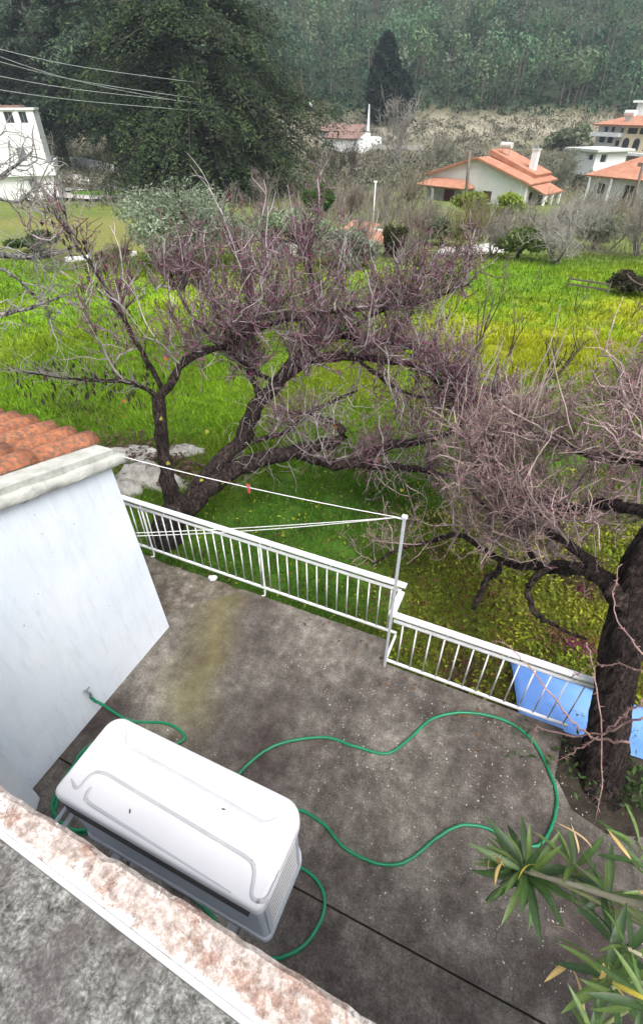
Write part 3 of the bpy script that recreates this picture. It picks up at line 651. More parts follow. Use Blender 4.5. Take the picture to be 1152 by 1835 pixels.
# ------------------------------------------------------------------ garden hose and tap
def catmull(P, n=8):
    P = np.array(P, float); Q = np.vstack([2 * P[0] - P[1], P, 2 * P[-1] - P[-2]]); out = []
    for i in range(1, len(Q) - 2):
        for s in np.linspace(0, 1, n, endpoint=False):
            a, b, c, d = Q[i - 1], Q[i], Q[i + 1], Q[i + 2]
            out.append(.5 * ((2 * b) + (c - a) * s + (2 * a - 5 * b + 4 * c - d) * s * s + (3 * b - a - 3 * c + d) * s ** 3))
    out.append(P[-1]); return np.array(out)
HR = .0125
tp = at_x(152, 1238, SX + LX * .1)
tap = tag(empty('tap', tp), 'small metal tap on the white shed wall', 'tap')
m_ = MB(); m_.bar((0, 0, 0), (.06, 0, 0), .012, 8); m_.build('spout', M['brass'], tap)
m_ = MB(); m_.tubes(np.array([[(.058, 0, .012), (.058, 0, -.045)]]), np.full((1, 2), .011), 8, cap=True); m_.build('nozzle', M['brass'], tap)
m_ = MB(); m_.bar((.04, 0, .012), (.04, 0, .04), .006); m_.bar((.04, -.03, .04), (.04, .03, .04), .006); m_.build('handle', M['brass'], tap)
g = lambda px, py, z=HR: at_z(px, py, z)
pts = [tp + [.058, 0, -.04], tp + [.075, .0, -.10], at_z(185, 1262, tp[2] * .55), g(235, 1290), g(300, 1298), g(330, 1325)]
cc = g(190, 1400)     # loose coil on the ground between the shed wall and the unit
for k in range(34):
    a = .9 + k * .52; rx, ry = .30 + .03 * math.sin(k * 1.7), .42 + .04 * math.cos(k * 1.1)
    pts.append(cc + np.array([rx * math.cos(a), ry * math.sin(a), .012 + .02 * (k / 11)]))
pts += [g(330, 1480), g(400, 1420), g(445, 1368), g(500, 1334), g(580, 1322), g(640, 1338), g(692, 1349), g(735, 1322), g(775, 1289), g(832, 1277), g(900, 1290), g(950, 1325), g(984, 1380), g(997, 1432), g(987, 1486), g(960, 1514), g(915, 1507), g(868, 1483),
        g(825, 1481), g(780, 1502), g(732, 1540), g(682, 1549), g(622, 1521), g(575, 1475), g(530, 1450), g(490, 1475), g(500, 1530), g(552, 1562), g(576, 1590), g(583, 1622), g(570, 1665), g(540, 1698), g(492, 1716), g(430, 1706), g(396, 1668), g(376, 1636), g(340, 1600), g(300, 1580)]
pts = [p + rng.normal(size=3) * [.004, .004, 0] for p in pts]; hp = catmull(pts, 8); hp += rng.normal(size=hp.shape) * [.0012, .0012, 0]; m_ = MB(); m_.tubes(hp[None], np.full((1, len(hp)), HR), 10, cap=True)
hose = tag(m_.build('garden_hose', M['hose'], smooth=True), 'green garden hose looping across the concrete from the tap', 'hose')
j = g(915, 1300); m_ = MB()
# ------------------------------------------------------------------ loose things by the railing
def stone(name, loc, size, label, seed, mat='rock', cat='stone', rz=0):
    r = np.random.default_rng(seed); m_ = MB(); nu, nv = 14, 8; V = []
    ph = r.random(6) * 6
    for i in range(nv + 1):
        th = math.pi * i / nv
        for k in range(nu):
            a = 2 * math.pi * k / nu; d = 1 + .16 * math.sin(3 * a + ph[0]) * math.sin(th) + .12 * math.sin(5 * a + 2 * th + ph[1]) + .1 * math.sin(4 * th + ph[2]) + .05 * r.normal()
            V.append((size[0] * d * math.sin(th) * math.cos(a), size[1] * d * math.sin(th) * math.sin(a), size[2] * d * math.cos(th)))
    m_.add(V, [(i * nu + k, (i + 1) * nu + k, (i + 1) * nu + (k + 1) % nu, i * nu + (k + 1) % nu) for i in range(nv) for k in range(nu)])
    o = m_.build(name, M[mat], smooth=True); o.location = loc; o.rotation_euler = (0, 0, rz); return tag(o, label, cat)
p = at_z(381, 1036, .03); stone('white_stone', p, (.055, .035, .03), 'small white stone at the patio edge under the railing', 3, 'white_paint', rz=.5)
p = at_g(1148, 1375); stone('cement_block', p + [0.08, 0, .03], (.14, .09, .06), 'grey cement lump at the right edge beside the leaning trunk', 8, 'coping', 'block')
for k, (px, py, sx, sy, sz, lb) in enumerate(((268, 858, .62, .3, .22, 'large pale limestone slab between the shed corner and the redbud trunk'), (240, 818, .5, .24, .14, 'pale rubble rock just above the shed coping corner'),
        (330, 812, .34, .2, .13, 'small pale rock right of the thin upright limb'), (222, 880, .3, .22, .16, 'low pale rock beside the shed wall behind the railing'))):
    p = at_g(px, py); stone('rock', p + [0, 0, .0], (sx, sy, sz), lb, 20 + k, 'rock', 'rock', rz=.3 * k)
m_ = MB(); q_ = []
for (px, py, r0, n) in ((255, 830, .6, 700), (330, 850, .4, 300), (240, 800, .6, 400)):
    gg = at_g(px, py); w_ = gg + rng.normal(size=(n, 3)) * [r0, r0 * .45, 0]; w_[:, 2] = terrain(w_[:, 0], w_[:, 1]) + .02 + .16 * rng.random(n) ** 2; q_.append(w_)
q_ = np.vstack(q_); leafcloud(m_, q_, .03 * (.5 + rng.random(len(q_))), np.tile([.10, .06, .045], (len(q_), 1)) * (.5 + rng.random((len(q_), 1))), 2, 1.2)
tag(m_.build('leaf_litter', M['leaf']), 'dead brown leaves lying over the pale rocks', 'leaf litter', kind='stuff')
# blue sheet lying behind the low railing
bz = -.06
quad = [at_z(915, 1186, bz), at_z(1175, 1275, bz), at_z(1175, 1375, bz), at_z(930, 1292, bz)]
m_ = MB(); n = 16; V = []
for i in range(n + 1):
    for k in range(n + 1):
        u, v = i / n, k / n; p = quad[0] * (1 - u) * (1 - v) + quad[1] * u * (1 - v) + quad[2] * u * v + quad[3] * (1 - u) * v
        V.append(p + [0, 0, .012 * math.sin(5 * u + 2 * v) + .01 * math.sin(9 * v) + .012 * math.sin(23 * u - 11 * v) * v + .010 * rng.normal() * (k % 3 == 0)])
V = np.array(V); idx = np.arange((n + 1) ** 2).reshape(n + 1, n + 1)
m_.add(V, np.stack([idx[:-1, :-1], idx[:-1, 1:], idx[1:, 1:], idx[1:, :-1]], -1).reshape(-1, 4)); o = m_.build('blue_sheet', M['blue'], smooth=True)
s_ = o.modifiers.new('solid', 'SOLIDIFY'); s_.thickness = .012
tag(o, 'bright blue plastic sheet lying behind the low railing and the leaning trunk', 'sheet'); print('blue', quad)
# ------------------------------------------------------------------ bare trees close by
def norm(a): return a / (np.linalg.norm(a, axis=-1, keepdims=True) + 1e-9)
def grow(r, roots, dirs, lens, k=5, wob=.25, up=.1):
    P = [roots]; d = norm(dirs); st = (lens / (k - 1))[:, None]
    for i in range(k - 1):
        d = norm(d + wob * r.normal(size=d.shape) + np.array([0, 0, up])); P.append(P[-1] + d * st)
    return np.stack(P, 1)
def pick(r, polys, n, t0=.2, t1=1.0, wts=None):           # random points and tangents on a list of (k,3) polylines
    i = r.choice(len(polys), n, p=wts); out = []; tan = []
    for j in i:
        p = polys[j]; s = (t0 + (t1 - t0) * r.random()) * (len(p) - 1); a = min(int(s), len(p) - 2); out.append(p[a] + (p[a + 1] - p[a]) * (s - a)); tan.append(p[a + 1] - p[a])
    return np.array(out), norm(np.array(tan))
def limb(pts, off=0.0):                                             # (px, py, dist, radius) -> smooth 3-D polyline with radii
    A = np.array([list(at_d(a, b, c + off)) + [rr_] for a, b, c, rr_ in pts]); A = catmull(A, 5); return A[:, :3], np.maximum(A[:, 3], .003)
def buds(mb, r, polys, n, size, col, t0=.1, droop=0.0):
    q, t = pick(r, polys, n, t0, 1.0); q = q + r.normal(size=q.shape) * size * .6; q[:, 2] -= droop * r.random(n)
    leafcloud(mb, q, size * (.6 + .8 * r.random(n)), np.asarray(col) * (.6 + .8 * r.random((n, 1))), 0, 1.7, r)
def limbs_to(name, specs, mat, parent, col, sides=9, jitter=0.06, off=0.0):
    out = []; r = np.random.default_rng(len(specs))
    for s in specs:
        p, R = limb(s, off); k_ = len(p); wv = np.cumsum(r.normal(size=(k_, 3)), 0) * .012; wv -= np.linspace(0, 1, k_)[:, None] * wv[-1]; p = p + wv * np.minimum(1, R / .03)[:, None]; out.append(p); m_ = MB(); R = R * (1 + jitter * 1.6 * r.normal(size=len(R)))
        m_.tubes(p[None], R[None], sides, np.tile(col, (1, 1)), cap=True); m_.build(name, mat, parent, smooth=True)
    return out

# --- redbud behind the railing
r = np.random.default_rng(11)
base = at_z(296, 975, -.12); base = base * (4.75 / math.hypot(base[0], base[1])); base[2] = -.2
rb = tag(empty('redbud_tree', (0, 0, 0)), 'bare redbud tree with several dark limbs and purplish twigs behind the railing', 'tree')
BK = np.array([.045, .036, .034])
m_ = MB(); p, R = limb([(296, 966, 5.16, .22), (303, 938, 5.18, .19), (318, 912, 5.2, .17), (335, 892, 5.25, .14)]); p[0][2] = -.25
m_.tubes(p[None], R[None], 12, np.tile(BK, (1, 1)), cap=True); m_.build('trunk', M['bark'], rb, smooth=True)
specs = [
 [(308, 915, 4.95, .10), (298, 845, 5.0, .085), (287, 780, 5.05, .078), (283, 712, 5.1, .075)],
 [(325, 915, 4.95, .13), (380, 848, 5.05, .115), (430, 790, 5.15, .105), (466, 715, 5.3, .085), (502, 688, 5.4, .07)],
 [(335, 915, 4.9, .13), (395, 865, 4.95, .12), (455, 832, 5.05, .105), (540, 812, 5.15, .09), (592, 796, 5.25, .08)],
 [(530, 815, 5.1, .07), (600, 832, 5.1, .068), (640, 826, 5.1, .06), (700, 798, 5.2, .055), (790, 778, 5.3, .04), (870, 735, 5.5, .022)],
 [(625, 832, 5.1, .055), (690, 834, 5.1, .05), (760, 845, 5.15, .04), (840, 858, 5.2, .025)],
 [(283, 715, 5.1, .05), (325, 648, 5.2, .045), (400, 610, 5.3, .04), (470, 560, 5.4, .032), (500, 500, 5.6, .02)],
 [(283, 715, 5.1, .03), (235, 685, 5.15, .022), (130, 676, 5.25, .015), (30, 664, 5.4, .008)],
 [(290, 700, 5.1, .032), (240, 610, 5.3, .026), (185, 510, 5.5, .018), (130, 430, 5.7, .011), (92, 370, 5.8, .006)],
 [(500, 690, 5.4, .065), (560, 648, 5.6, .06), (640, 640, 5.7, .05), (740, 655, 5.7, .035), (830, 690, 5.7, .02)],
 [(470, 715, 5.3, .06), (530, 640, 5.6, .05), (610, 605, 5.8, .045), (700, 615, 5.9, .035), (800, 640, 5.9, .02)],
 [(466, 715, 5.3, .04), (440, 650, 5.5, .03), (400, 580, 5.7, .022), (370, 500, 5.9, .014)],
 [(590, 800, 5.25, .06), (615, 770, 5.3, .05), (560, 745, 5.4, .03), (500, 735, 5.5, .018)],
 [(455, 790, 5.15, .04), (520, 770, 5.25, .032), (560, 735, 5.4, .022), (640, 700, 5.6, .014)],
 [(560, 648, 5.6, .035), (570, 560, 5.8, .025), (555, 470, 6.0, .015), (560, 400, 6.1, .008)],
 [(420, 602, 5.3, .03), (520, 575, 5.5, .026), (620, 560, 5.7, .02), (700, 545, 5.9, .014), (760, 500, 6.1, .008)],
 [(500, 690, 5.4, .03), (420, 640, 5.4, .024), (345, 570, 5.6, .018), (300, 480, 5.8, .01)],
 [(640, 640, 5.7, .03), (710, 700, 5.6, .025), (780, 720, 5.6, .018), (850, 760, 5.5, .01)],
 [(610, 605, 5.8, .03), (680, 560, 6.0, .022), (760, 540, 6.2, .015), (840, 510, 6.4, .008)],
 [(470, 560, 5.4, .025), (440, 500, 5.7, .018), (430, 450, 5.9, .01)],
 [(830, 690, 5.7, .022), (850, 730, 5.5, .016), (862, 790, 5.3, .01), (868, 850, 5.1, .005)],
 [(740, 655, 5.7, .025), (800, 700, 5.6, .018), (830, 760, 5.4, .01)],
]
lb = limbs_to('limb', specs, M['bark'], rb, BK * np.array([1.0, .95, .92]), off=.25)
upper = [lb[i] for i in (5, 6, 7, 8, 9, 10, 13, 3, 4, 12, 14, 15, 16, 17, 18, 19, 20)]
w_ = np.array([1.6, .1, .8, 2.2, 2.4, 1.3, 1.2, 1.3, .6, .6, 2.0, 1.6, 1.4, 1.6, .8, 1.6, 1.4]); w_ /= w_.sum()
q, t = pick(r, upper, 300, .12, 1, w_)
d = norm(.5 * t + r.normal(size=t.shape) * .8 + [0, 0, .55]); B1_ = grow(r, q, d, .25 + .5 * r.random(300), 6, .3, .1)
mb = MB(); PUR = np.array([.145, .08, .09]); GRY = np.array([.40, .36, .36])
mb.tubes(B1_, np.linspace(.013, .006, 6)[None] * (.6 + .6 * r.random((300, 1))), 5, lerp(BK * 1.6, GRY, r.random(300)))
pl = list(B1_) + [p for i, p in enumerate(upper) if i not in (1,)]
n = 3000; q, t = pick(r, pl, n, .1, 1); d = norm(.3 * t + r.normal(size=t.shape) * .65 + [0, 0, .7]); T1 = grow(r, q, d, .12 + .42 * r.random(n) ** 1.5, 5, .22, .1)
mb.tubes(T1, np.linspace(.0062, .003, 5)[None] * (.7 + .6 * r.random((n, 1))), 3, lerp(PUR, GRY, r.random(n) ** 2.2))
n = 9000; q, t = pick(r, list(T1) + list(B1_), n, .1, 1); d = norm(.4 * t + r.normal(size=t.shape) * .65 + [0, 0, .45]); T2 = grow(r, q, d, .07 + .2 * r.random(n), 4, .25, .08)
mb.tubes(T2, np.linspace(.0042, .0024, 4)[None] * (.7 + .6 * r.random((n, 1))), 3, lerp(PUR, GRY * .9, r.random(n) ** 2.6))
# tall pale water shoots
q, t = pick(r, pl, 80, .3, 1); S1 = grow(r, q, np.tile([0, 0.1, 1.0], (80, 1)) + r.normal(size=(80, 3)) * .3, .25 + .45 * r.random(80), 7, .16, .08)
mb.tubes(S1, np.linspace(.0066, .003, 7)[None] * np.ones((80, 1)), 4, GRY * 1.25)
n = 300; q, t = pick(r, list(S1), n, .3, 1); d = norm(.8 * t + r.normal(size=t.shape) * .5 + [0, 0, .3]); S2 = grow(r, q, d, .1 + .25 * r.random(n), 4, .2, .1)
mb.tubes(S2, np.linspace(.0045, .0022, 4)[None] * np.ones((n, 1)), 3, GRY * 1.1)
# lower tangle of grey fine twigs
n = 420; q, t = pick(r, [lb[i] for i in (1, 2, 3, 4, 11, 12)], n, .3, 1); d = norm(.5 * t + r.normal(size=t.shape) * .8 + [0, 0, .1]); T4 = grow(r, q, d, .2 + .5 * r.random(n), 7, .35, -.08)
mb.tubes(T4, np.linspace(.006, .0022, 7)[None] * np.ones((n, 1)), 3, lerp(BK * 1.5, GRY, r.random(n)))
mb.build('twigs', M['twig'], rb, smooth=True)['kind'] = 'stuff'
mb = MB(); buds(mb, r, list(T2) + list(T1), 18000, .0088, [.20, .07, .115]); buds(mb, r, list(T2)[:2500], 2200, .011, [.30, .045, .18])
q, t = pick(r, [lb[9], lb[8], lb[3]], 1500, .55, 1); q += r.normal(size=q.shape) * [.25, .25, .2]; leafcloud(mb, q, .010, np.array([.20, .05, .13]) * (.6 + .8 * r.random((1500, 1))), 0, 1.6, r)
mb.build('buds', M['leaf'], rb)['kind'] = 'stuff'
mb = MB(); q, t = pick(r, [lb[6]], 330, .25, 1); q += r.normal(size=q.shape) * [.22, .16, .1]; q2, t = pick(r, [lb[7]], 130, .2, 1); q = np.vstack([q, q2 + r.normal(size=q2.shape) * .09]); n = len(q)
e = q + np.stack([r.normal(size=n) * .02, r.normal(size=n) * .02, -.05 - .05 * r.random(n)], -1); s_ = r.normal(size=(n, 3)) * .008
mb.add(np.stack([q, (q + e) / 2 + s_, e, (q + e) / 2 - s_], 1).reshape(-1, 3), np.arange(4 * n).reshape(n, 4), c=np.tile([.05, .038, .028], (4 * n, 1)))
P6 = grow(r, *(lambda a: (a[0], norm(a[1] + r.normal(size=a[1].shape) * .6 + [0, 0, .3])))(pick(r, [lb[6], lb[7]], 140, .2, 1)), .12 + .3 * r.random(140), 5, .25, .0)
mb.tubes(P6, np.linspace(.005, .002, 5)[None] * np.ones((140, 1)), 3, GRY * .7)
mb.build('seed_pods', M['leaf'], rb)['kind'] = 'stuff'
# the few heart-shaped leaves still hanging, each its own piece
m_ = MB(); hv = [(0, 0, 0), (.022, -.012, .004), (.034, .006, .008), (.028, .03, .004), (0, .058, -.006), (-.028, .03, .004), (-.034, .006, .008), (-.022, -.012, .004)]
m_.add(hv + [(0, .02, -.004)], t=[(8, i, (i + 1) % 8) for i in range(8)], c=[.32, .30, .04]); ly_ = m_.build('leaf', M['leaf'], rb)
m_ = MB(); m_.add(hv + [(0, .02, -.004)], t=[(8, i, (i + 1) % 8) for i in range(8)], c=[.36, .13, .05]); lo_ = m_.build('leaf', M['leaf'], rb)
for k, (px, py, dd, src) in enumerate(((290, 752, 4.98, ly_), (372, 775, 5.0, ly_), (398, 868, 4.8, ly_), (412, 864, 4.8, lo_), (302, 832, 4.9, ly_), (505, 958, 4.5, ly_), (554, 708, 5.3, lo_), (560, 706, 5.4, ly_), (668, 690, 5.4, ly_),
        (468, 710, 5.2, lo_), (338, 886, 4.85, ly_), (362, 862, 4.85, ly_), (222, 720, 5.0, lo_), (224, 748, 5.0, lo_), (298, 645, 5.1, lo_), (675, 765, 5.1, lo_), (255, 690, 5.1, ly_), (600, 765, 5.2, lo_), (720, 880, 4.9, ly_))):
    o = src if (k == 0 or (src is lo_ and k == 3)) else share('leaf', src, rb)
    o.location = at_d(px, py, dd + .2); o.rotation_euler = (.9 + .4 * r.normal(), .4 * r.normal(), 6 * r.random()); s_ = .55 + .4 * r.random(); o.scale = (s_, s_, s_)

# --- leaning tree at the right end of the patio
r = np.random.default_rng(23)
BT = np.array([.042, .032, .029]); TAN = np.array([.46, .36, .335]); PNK = np.array([.20, .125, .125])
rt = tag(empty('gnarled_tree', (0, 0, 0)), 'leaning dark trunk with tangled bare pinkish twigs at the right edge of the patio', 'tree')
def rough_trunk(spec, name, seed, sides=28, amp=.09):
    p, R = limb(spec); rr_ = np.random.default_rng(seed); K = len(p); m_ = MB(); m_.tubes(p[None], R[None], sides, np.tile(BT, (1, 1)), cap=True)
    v = m_.v[0].reshape(K, sides, 3); a = np.arange(sides); ph = rr_.random(5) * 6
    for k in range(K):
        d = 1 + amp * (np.sin(a * 2 * np.pi / sides * 5 + ph[0] + .3 * k) + .6 * np.sin(a * 2 * np.pi / sides * 9 + ph[1] - .4 * k)) * .6 + amp * .5 * rr_.normal(size=sides)
        v[k] = p[k] + (v[k] - p[k]) * d[:, None]
    m_.v[0] = v.reshape(-1, 3); return p, m_.build(name, M['bark'], rt, smooth=True)
tb = math.hypot(TRX, TRY)
tr_p, o = rough_trunk([(1068, 1425, tb - .05, .26), (1076, 1385, tb, .185), (1086, 1320, tb + .03, .148), (1098, 1240, tb + .08, .13), (1112, 1160, tb + .15, .13), (1134, 1080, tb + .25, .13), (1160, 1000, tb + .35, .13), (1225, 900, tb + .45, .11), (1290, 780, tb + .55, .08)], 'trunk', 3)
specs = [
 [(1135, 1075, 3.1, .085), (1085, 1040, 3.25, .066), (1040, 1018, 3.45, .052), (975, 1012, 3.7, .042), (900, 1000, 3.95, .034), (830, 965, 4.2, .032), (770, 975, 4.3, .024), (715, 985, 4.35, .018), (670, 1010, 4.35, .012)],
 [(1020, 1012, 3.55, .03), (968, 1030, 3.45, .03), (948, 1072, 3.35, .028), (962, 1105, 3.28, .024), (990, 1118, 3.2, .016), (1050, 1145, 3.1, .010)],
 [(910, 1000, 3.95, .03), (885, 1030, 3.85, .033), (862, 1055, 3.8, .034), (848, 1092, 3.72, .03)],
 [(1215, 930, 3.25, .07), (1100, 905, 3.5, .045), (1010, 905, 3.8, .045), (930, 880, 4.15, .035), (890, 850, 4.4, .02), (870, 800, 4.6, .012)],
 [(1260, 850, 3.35, .06), (1150, 830, 3.7, .04), (1070, 820, 4.0, .03), (990, 790, 4.3, .02), (920, 770, 4.6, .012)],
 [(1250, 870, 3.3, .05), (1190, 800, 3.7, .035), (1140, 750, 4.0, .022), (1110, 700, 4.3, .01)],
 [(1085, 1040, 3.25, .045), (1020, 960, 3.6, .035), (960, 930, 3.9, .028), (900, 920, 4.1, .018), (850, 890, 4.3, .012)],
 [(960, 1012, 3.72, .025), (920, 940, 4.0, .02), (890, 890, 4.2, .014), (860, 830, 4.4, .01), (850, 790, 4.5, .006)],
]
lr = limbs_to('limb', specs, M['bark'], rt, BT * 1.5)
up = [lr[i] for i in (0, 3, 4, 5, 6, 7)]; w_ = np.array([.8, 2.0, 2.0, 1.2, 1.6, 1.4]); w_ /= w_.sum()
n = 200; q, t = pick(r, up, n, .12, 1, w_); d = norm(.5 * t + r.normal(size=t.shape) * .7 + [0, .25, .5]); C1 = grow(r, q, d, .3 + .55 * r.random(n), 6, .3, .08)
mb = MB(); mb.tubes(C1, np.linspace(.011, .005, 6)[None] * (.7 + .6 * r.random((n, 1))), 5, lerp(BT * 2.5, TAN, r.random(n)))
pl = list(C1) + up
n = 2300; q, t = pick(r, pl, n, .1, 1); d = norm(.4 * t + r.normal(size=t.shape) * .75 + [0, .05, .4]); C2 = grow(r, q, d, .12 + .35 * r.random(n) ** 1.4, 5, .27, .03)
mb.tubes(C2, np.linspace(.0044, .0022, 5)[None] * (.7 + .6 * r.random((n, 1))), 3, lerp(PNK, TAN * 1.15, r.random(n)))
n = 6000; q, t = pick(r, list(C2) + list(C1), n, .1, 1); d = norm(.4 * t + r.normal(size=t.shape) * .8 + [0, 0, .25]); C3 = grow(r, q, d, .05 + .16 * r.random(n), 4, .3, .02)
mb.tubes(C3, np.linspace(.0028, .0015, 4)[None] * (.7 + .6 * r.random((n, 1))), 3, lerp(PNK, TAN, r.random(n)))
n = 46; q, t = pick(r, pl, n, .2, 1); C4 = grow(r, q, np.tile([0, .1, 1.0], (n, 1)) + r.normal(size=(n, 3)) * .25, .35 + .5 * r.random(n), 6, .15, .1); mb.tubes(C4, np.linspace(.007, .003, 6)[None] * np.ones((n, 1)), 4, TAN * .9)
mb.build('twigs', M['twig'], rt, smooth=True)['kind'] = 'stuff'
mb = MB(); buds(mb, r, list(C3), 11000, .0065, [.32, .17, .17]); buds(mb, r, list(C3)[:1800], 900, .009, [.30, .06, .17]); mb.build('buds', M['leaf'], rt)['kind'] = 'stuff'
# knobbly shoots hanging in front of the trunk
for s in ([(1160, 1285, 2.45, .010), (1100, 1305, 2.45, .009), (1040, 1318, 2.45, .009), (975, 1308, 2.45, .007), (962, 1303, 2.45, .006), (948, 1338, 2.42, .004)],
          [(1130, 1330, 2.40, .010), (1060, 1320, 2.42, .010), (1025, 1290, 2.46, .009), (985, 1240, 2.5, .008), (945, 1190, 2.55, .007), (905, 1155, 2.6, .005), (880, 1150, 2.62, .003)],
          [(1070, 1322, 2.42, .006), (1035, 1345, 2.40, .005), (995, 1362, 2.38, .003)],
          [(1050, 1150, 2.75, .005), (1062, 1200, 2.65, .006), (1076, 1290, 2.5, .0065), (1078, 1370, 2.36, .005), (1068, 1470, 2.2, .003)],
          [(1160, 1210, 2.5, .007), (1110, 1190, 2.6, .006), (1060, 1192, 2.65, .005), (1020, 1215, 2.68, .003)],
          [(1160, 1250, 2.45, .008), (1120, 1282, 2.45, .007), (1085, 1310, 2.44, .006)],
          [(1150, 1170, 2.6, .007), (1105, 1110, 2.8, .006), (1100, 1060, 2.95, .004), (1110, 1010, 3.1, .003)]):
    p, R = limb(s); R = R * .75; p = p + r.normal(size=p.shape) * .006; m_ = MB(); m_.tubes(p[None], R[None], 6, np.tile(TAN * np.array([.75, .62, .6]), (1, 1)), cap=True)
    q, t = pick(r, [p], 22, .05, 1); e = norm(r.normal(size=q.shape) + .3 * t); m_.tubes(np.stack([q, q + e * .012, q + e * (.018 + .015 * r.random((22, 1)))], 1), np.tile([.0042, .003, .001], (22, 1)), 4, TAN * np.array([.8, .6, .6]))
    m_.build('shoot', M['twig'], rt, smooth=True)
# weeds at the foot of the trunk
m_ = MB(); n = 420; a = r.random(n) * 6.28; q = np.stack([TRX + .12 + .32 * r.normal(size=n), TRY - .02 + .12 * r.normal(size=n), .02 + .08 * r.random(n)], -1)
leafcloud(m_, q, .02, np.array([.05, .10, .025]) * (.5 + r.random((n, 1))), .3, 1.5, r); tag(m_.build('weeds', M['leaf']), 'small dark green weeds round the foot of the leaning trunk', 'weeds', kind='stuff')

# --- pale bare tree reaching in from the left edge
r = np.random.default_rng(31); lt = tag(empty('pale_tree', (0, 0, 0)), 'pale grey bare branches reaching in from the left edge', 'tree'); PG = np.array([.27, .26, .245])
specs = [[(-260, 900, 6.6, .16), (-250, 700, 6.6, .14), (-230, 560, 6.6, .11), (-180, 480, 6.5, .07), (-90, 470, 6.4, .045), (20, 466, 6.4, .03), (90, 460, 6.4, .02), (140, 440, 6.5, .01)],
         [(-230, 560, 6.6, .08), (-140, 600, 6.3, .05), (-60, 590, 6.2, .035), (30, 565, 6.2, .024), (80, 545, 6.2, .016), (140, 520, 6.3, .008)],
         [(-60, 475, 6.4, .03), (10, 485, 6.3, .02), (50, 520, 6.3, .015), (85, 550, 6.3, .012), (95, 580, 6.3, .006)],
         [(-200, 500, 6.6, .06), (-120, 400, 6.8, .04), (-40, 340, 7.0, .025), (20, 300, 7.1, .015), (60, 270, 7.2, .008)],
         [(-40, 345, 7.0, .02), (30, 360, 7.0, .015), (70, 330, 7.1, .008)]]
ll = limbs_to('limb', specs, M['bark'], lt, PG * .9, 7)
mb = MB(); n = 45; q, t = pick(r, ll, n, .4, 1); B_ = grow(r, q, norm(.6 * t + r.normal(size=t.shape) * .8 + [0, 0, .2]), .2 + .5 * r.random(n), 6, .35, .05); mb.tubes(B_, np.linspace(.009, .004, 6)[None] * np.ones((n, 1)), 4, PG)
n = 280; q, t = pick(r, list(B_) + [ll[3], ll[4]], n, .1, 1); T_ = grow(r, q, norm(.5 * t + r.normal(size=t.shape) * .8 + [0, 0, .1]), .1 + .3 * r.random(n), 5, .32, .02); mb.tubes(T_, np.linspace(.005, .0025, 5)[None] * np.ones((n, 1)), 3, lerp(PG * .7, PG * 1.1, r.random(n)))
mb.build('twigs', M['twig'], lt, smooth=True)['kind'] = 'stuff'

# ------------------------------------------------------------------ oleander beside the balcony
r = np.random.default_rng(41)
ol = tag(empty('oleander', (0, 0, 0)), 'oleander bush with long narrow green leaves at the lower right corner', 'shrub')
obase = np.array([1.9, .95, 0.0]); DK = np.array([.03, .075, .018]); MDg = np.array([.065, .135, .03])
def leaf_mesh(col, curl, wd):
    m_ = MB(); V = []; C = []
    for i in range(8):
        s = i / 7; wv = wd * math.sin(math.pi * min(1, s * .97 + .03)) ** .75; z = -curl * s * s
        for k in (-1, 0, 1): V.append((k * wv, s, z + abs(k) * wv * .35)); C.append(np.array(col) * (1.35 if k == 0 else 1))
    m_.add(V, [(i * 3 + k, i * 3 + k + 1, (i + 1) * 3 + k + 1, (i + 1) * 3 + k) for i in range(7) for k in range(2)], c=np.array(C)); return m_.build('leaf', M['oleander'], ol, smooth=True)
proto = [leaf_mesh((.06, .115, .03), .2, .072), leaf_mesh((.035, .072, .022), .4, .08), leaf_mesh((.10, .16, .04), .3, .062)]
dry = [leaf_mesh((.50, .36, .14), .5, .07), leaf_mesh((.42, .30, .15), .9, .05), leaf_mesh((.40, .34, .05), .6, .06)]
usedp = set()
from mathutils import Matrix, Vector
def put_leaf(src, p, d, L_, roll):
    o = src if src not in usedp else src.copy()
    if src in usedp: COL.objects.link(o); o.parent = ol
    usedp.add(src); d = Vector(d).normalized(); z = Vector((0, 0, 1)); x = d.cross(z); x = x.normalized() if x.length > .05 else Vector((1, 0, 0)); zz = x.cross(d)
    m4 = Matrix((x, d, zz)).transposed().to_4x4() @ Matrix.Rotation(roll, 4, 'Y'); m4 = m4 @ Matrix.Diagonal((L_, L_, L_, 1)); m4.translation = Vector(p); o.matrix_basis = m4
tips = [  # px, py, ray distance out (horizontal), stem radius, leaves, leaf length
 (935, 1560, .80, .009, 40, .16), (912, 1540, .81, .005, 16, .12), (1025, 1545, .92, .006, 14, .14), (1085, 1600, .90, .006, 16, .14), (1140, 1510, 1.05, .006, 9, .12), (1125, 1700, .66, .007, 15, .12), (1095, 1770, .58, .007, 16, .12),
 (1160, 1810, .54, .007, 14, .10), (1180, 1570, .92, .006, 12, .10), (1060, 1850, .50, .006, 10, .085)]
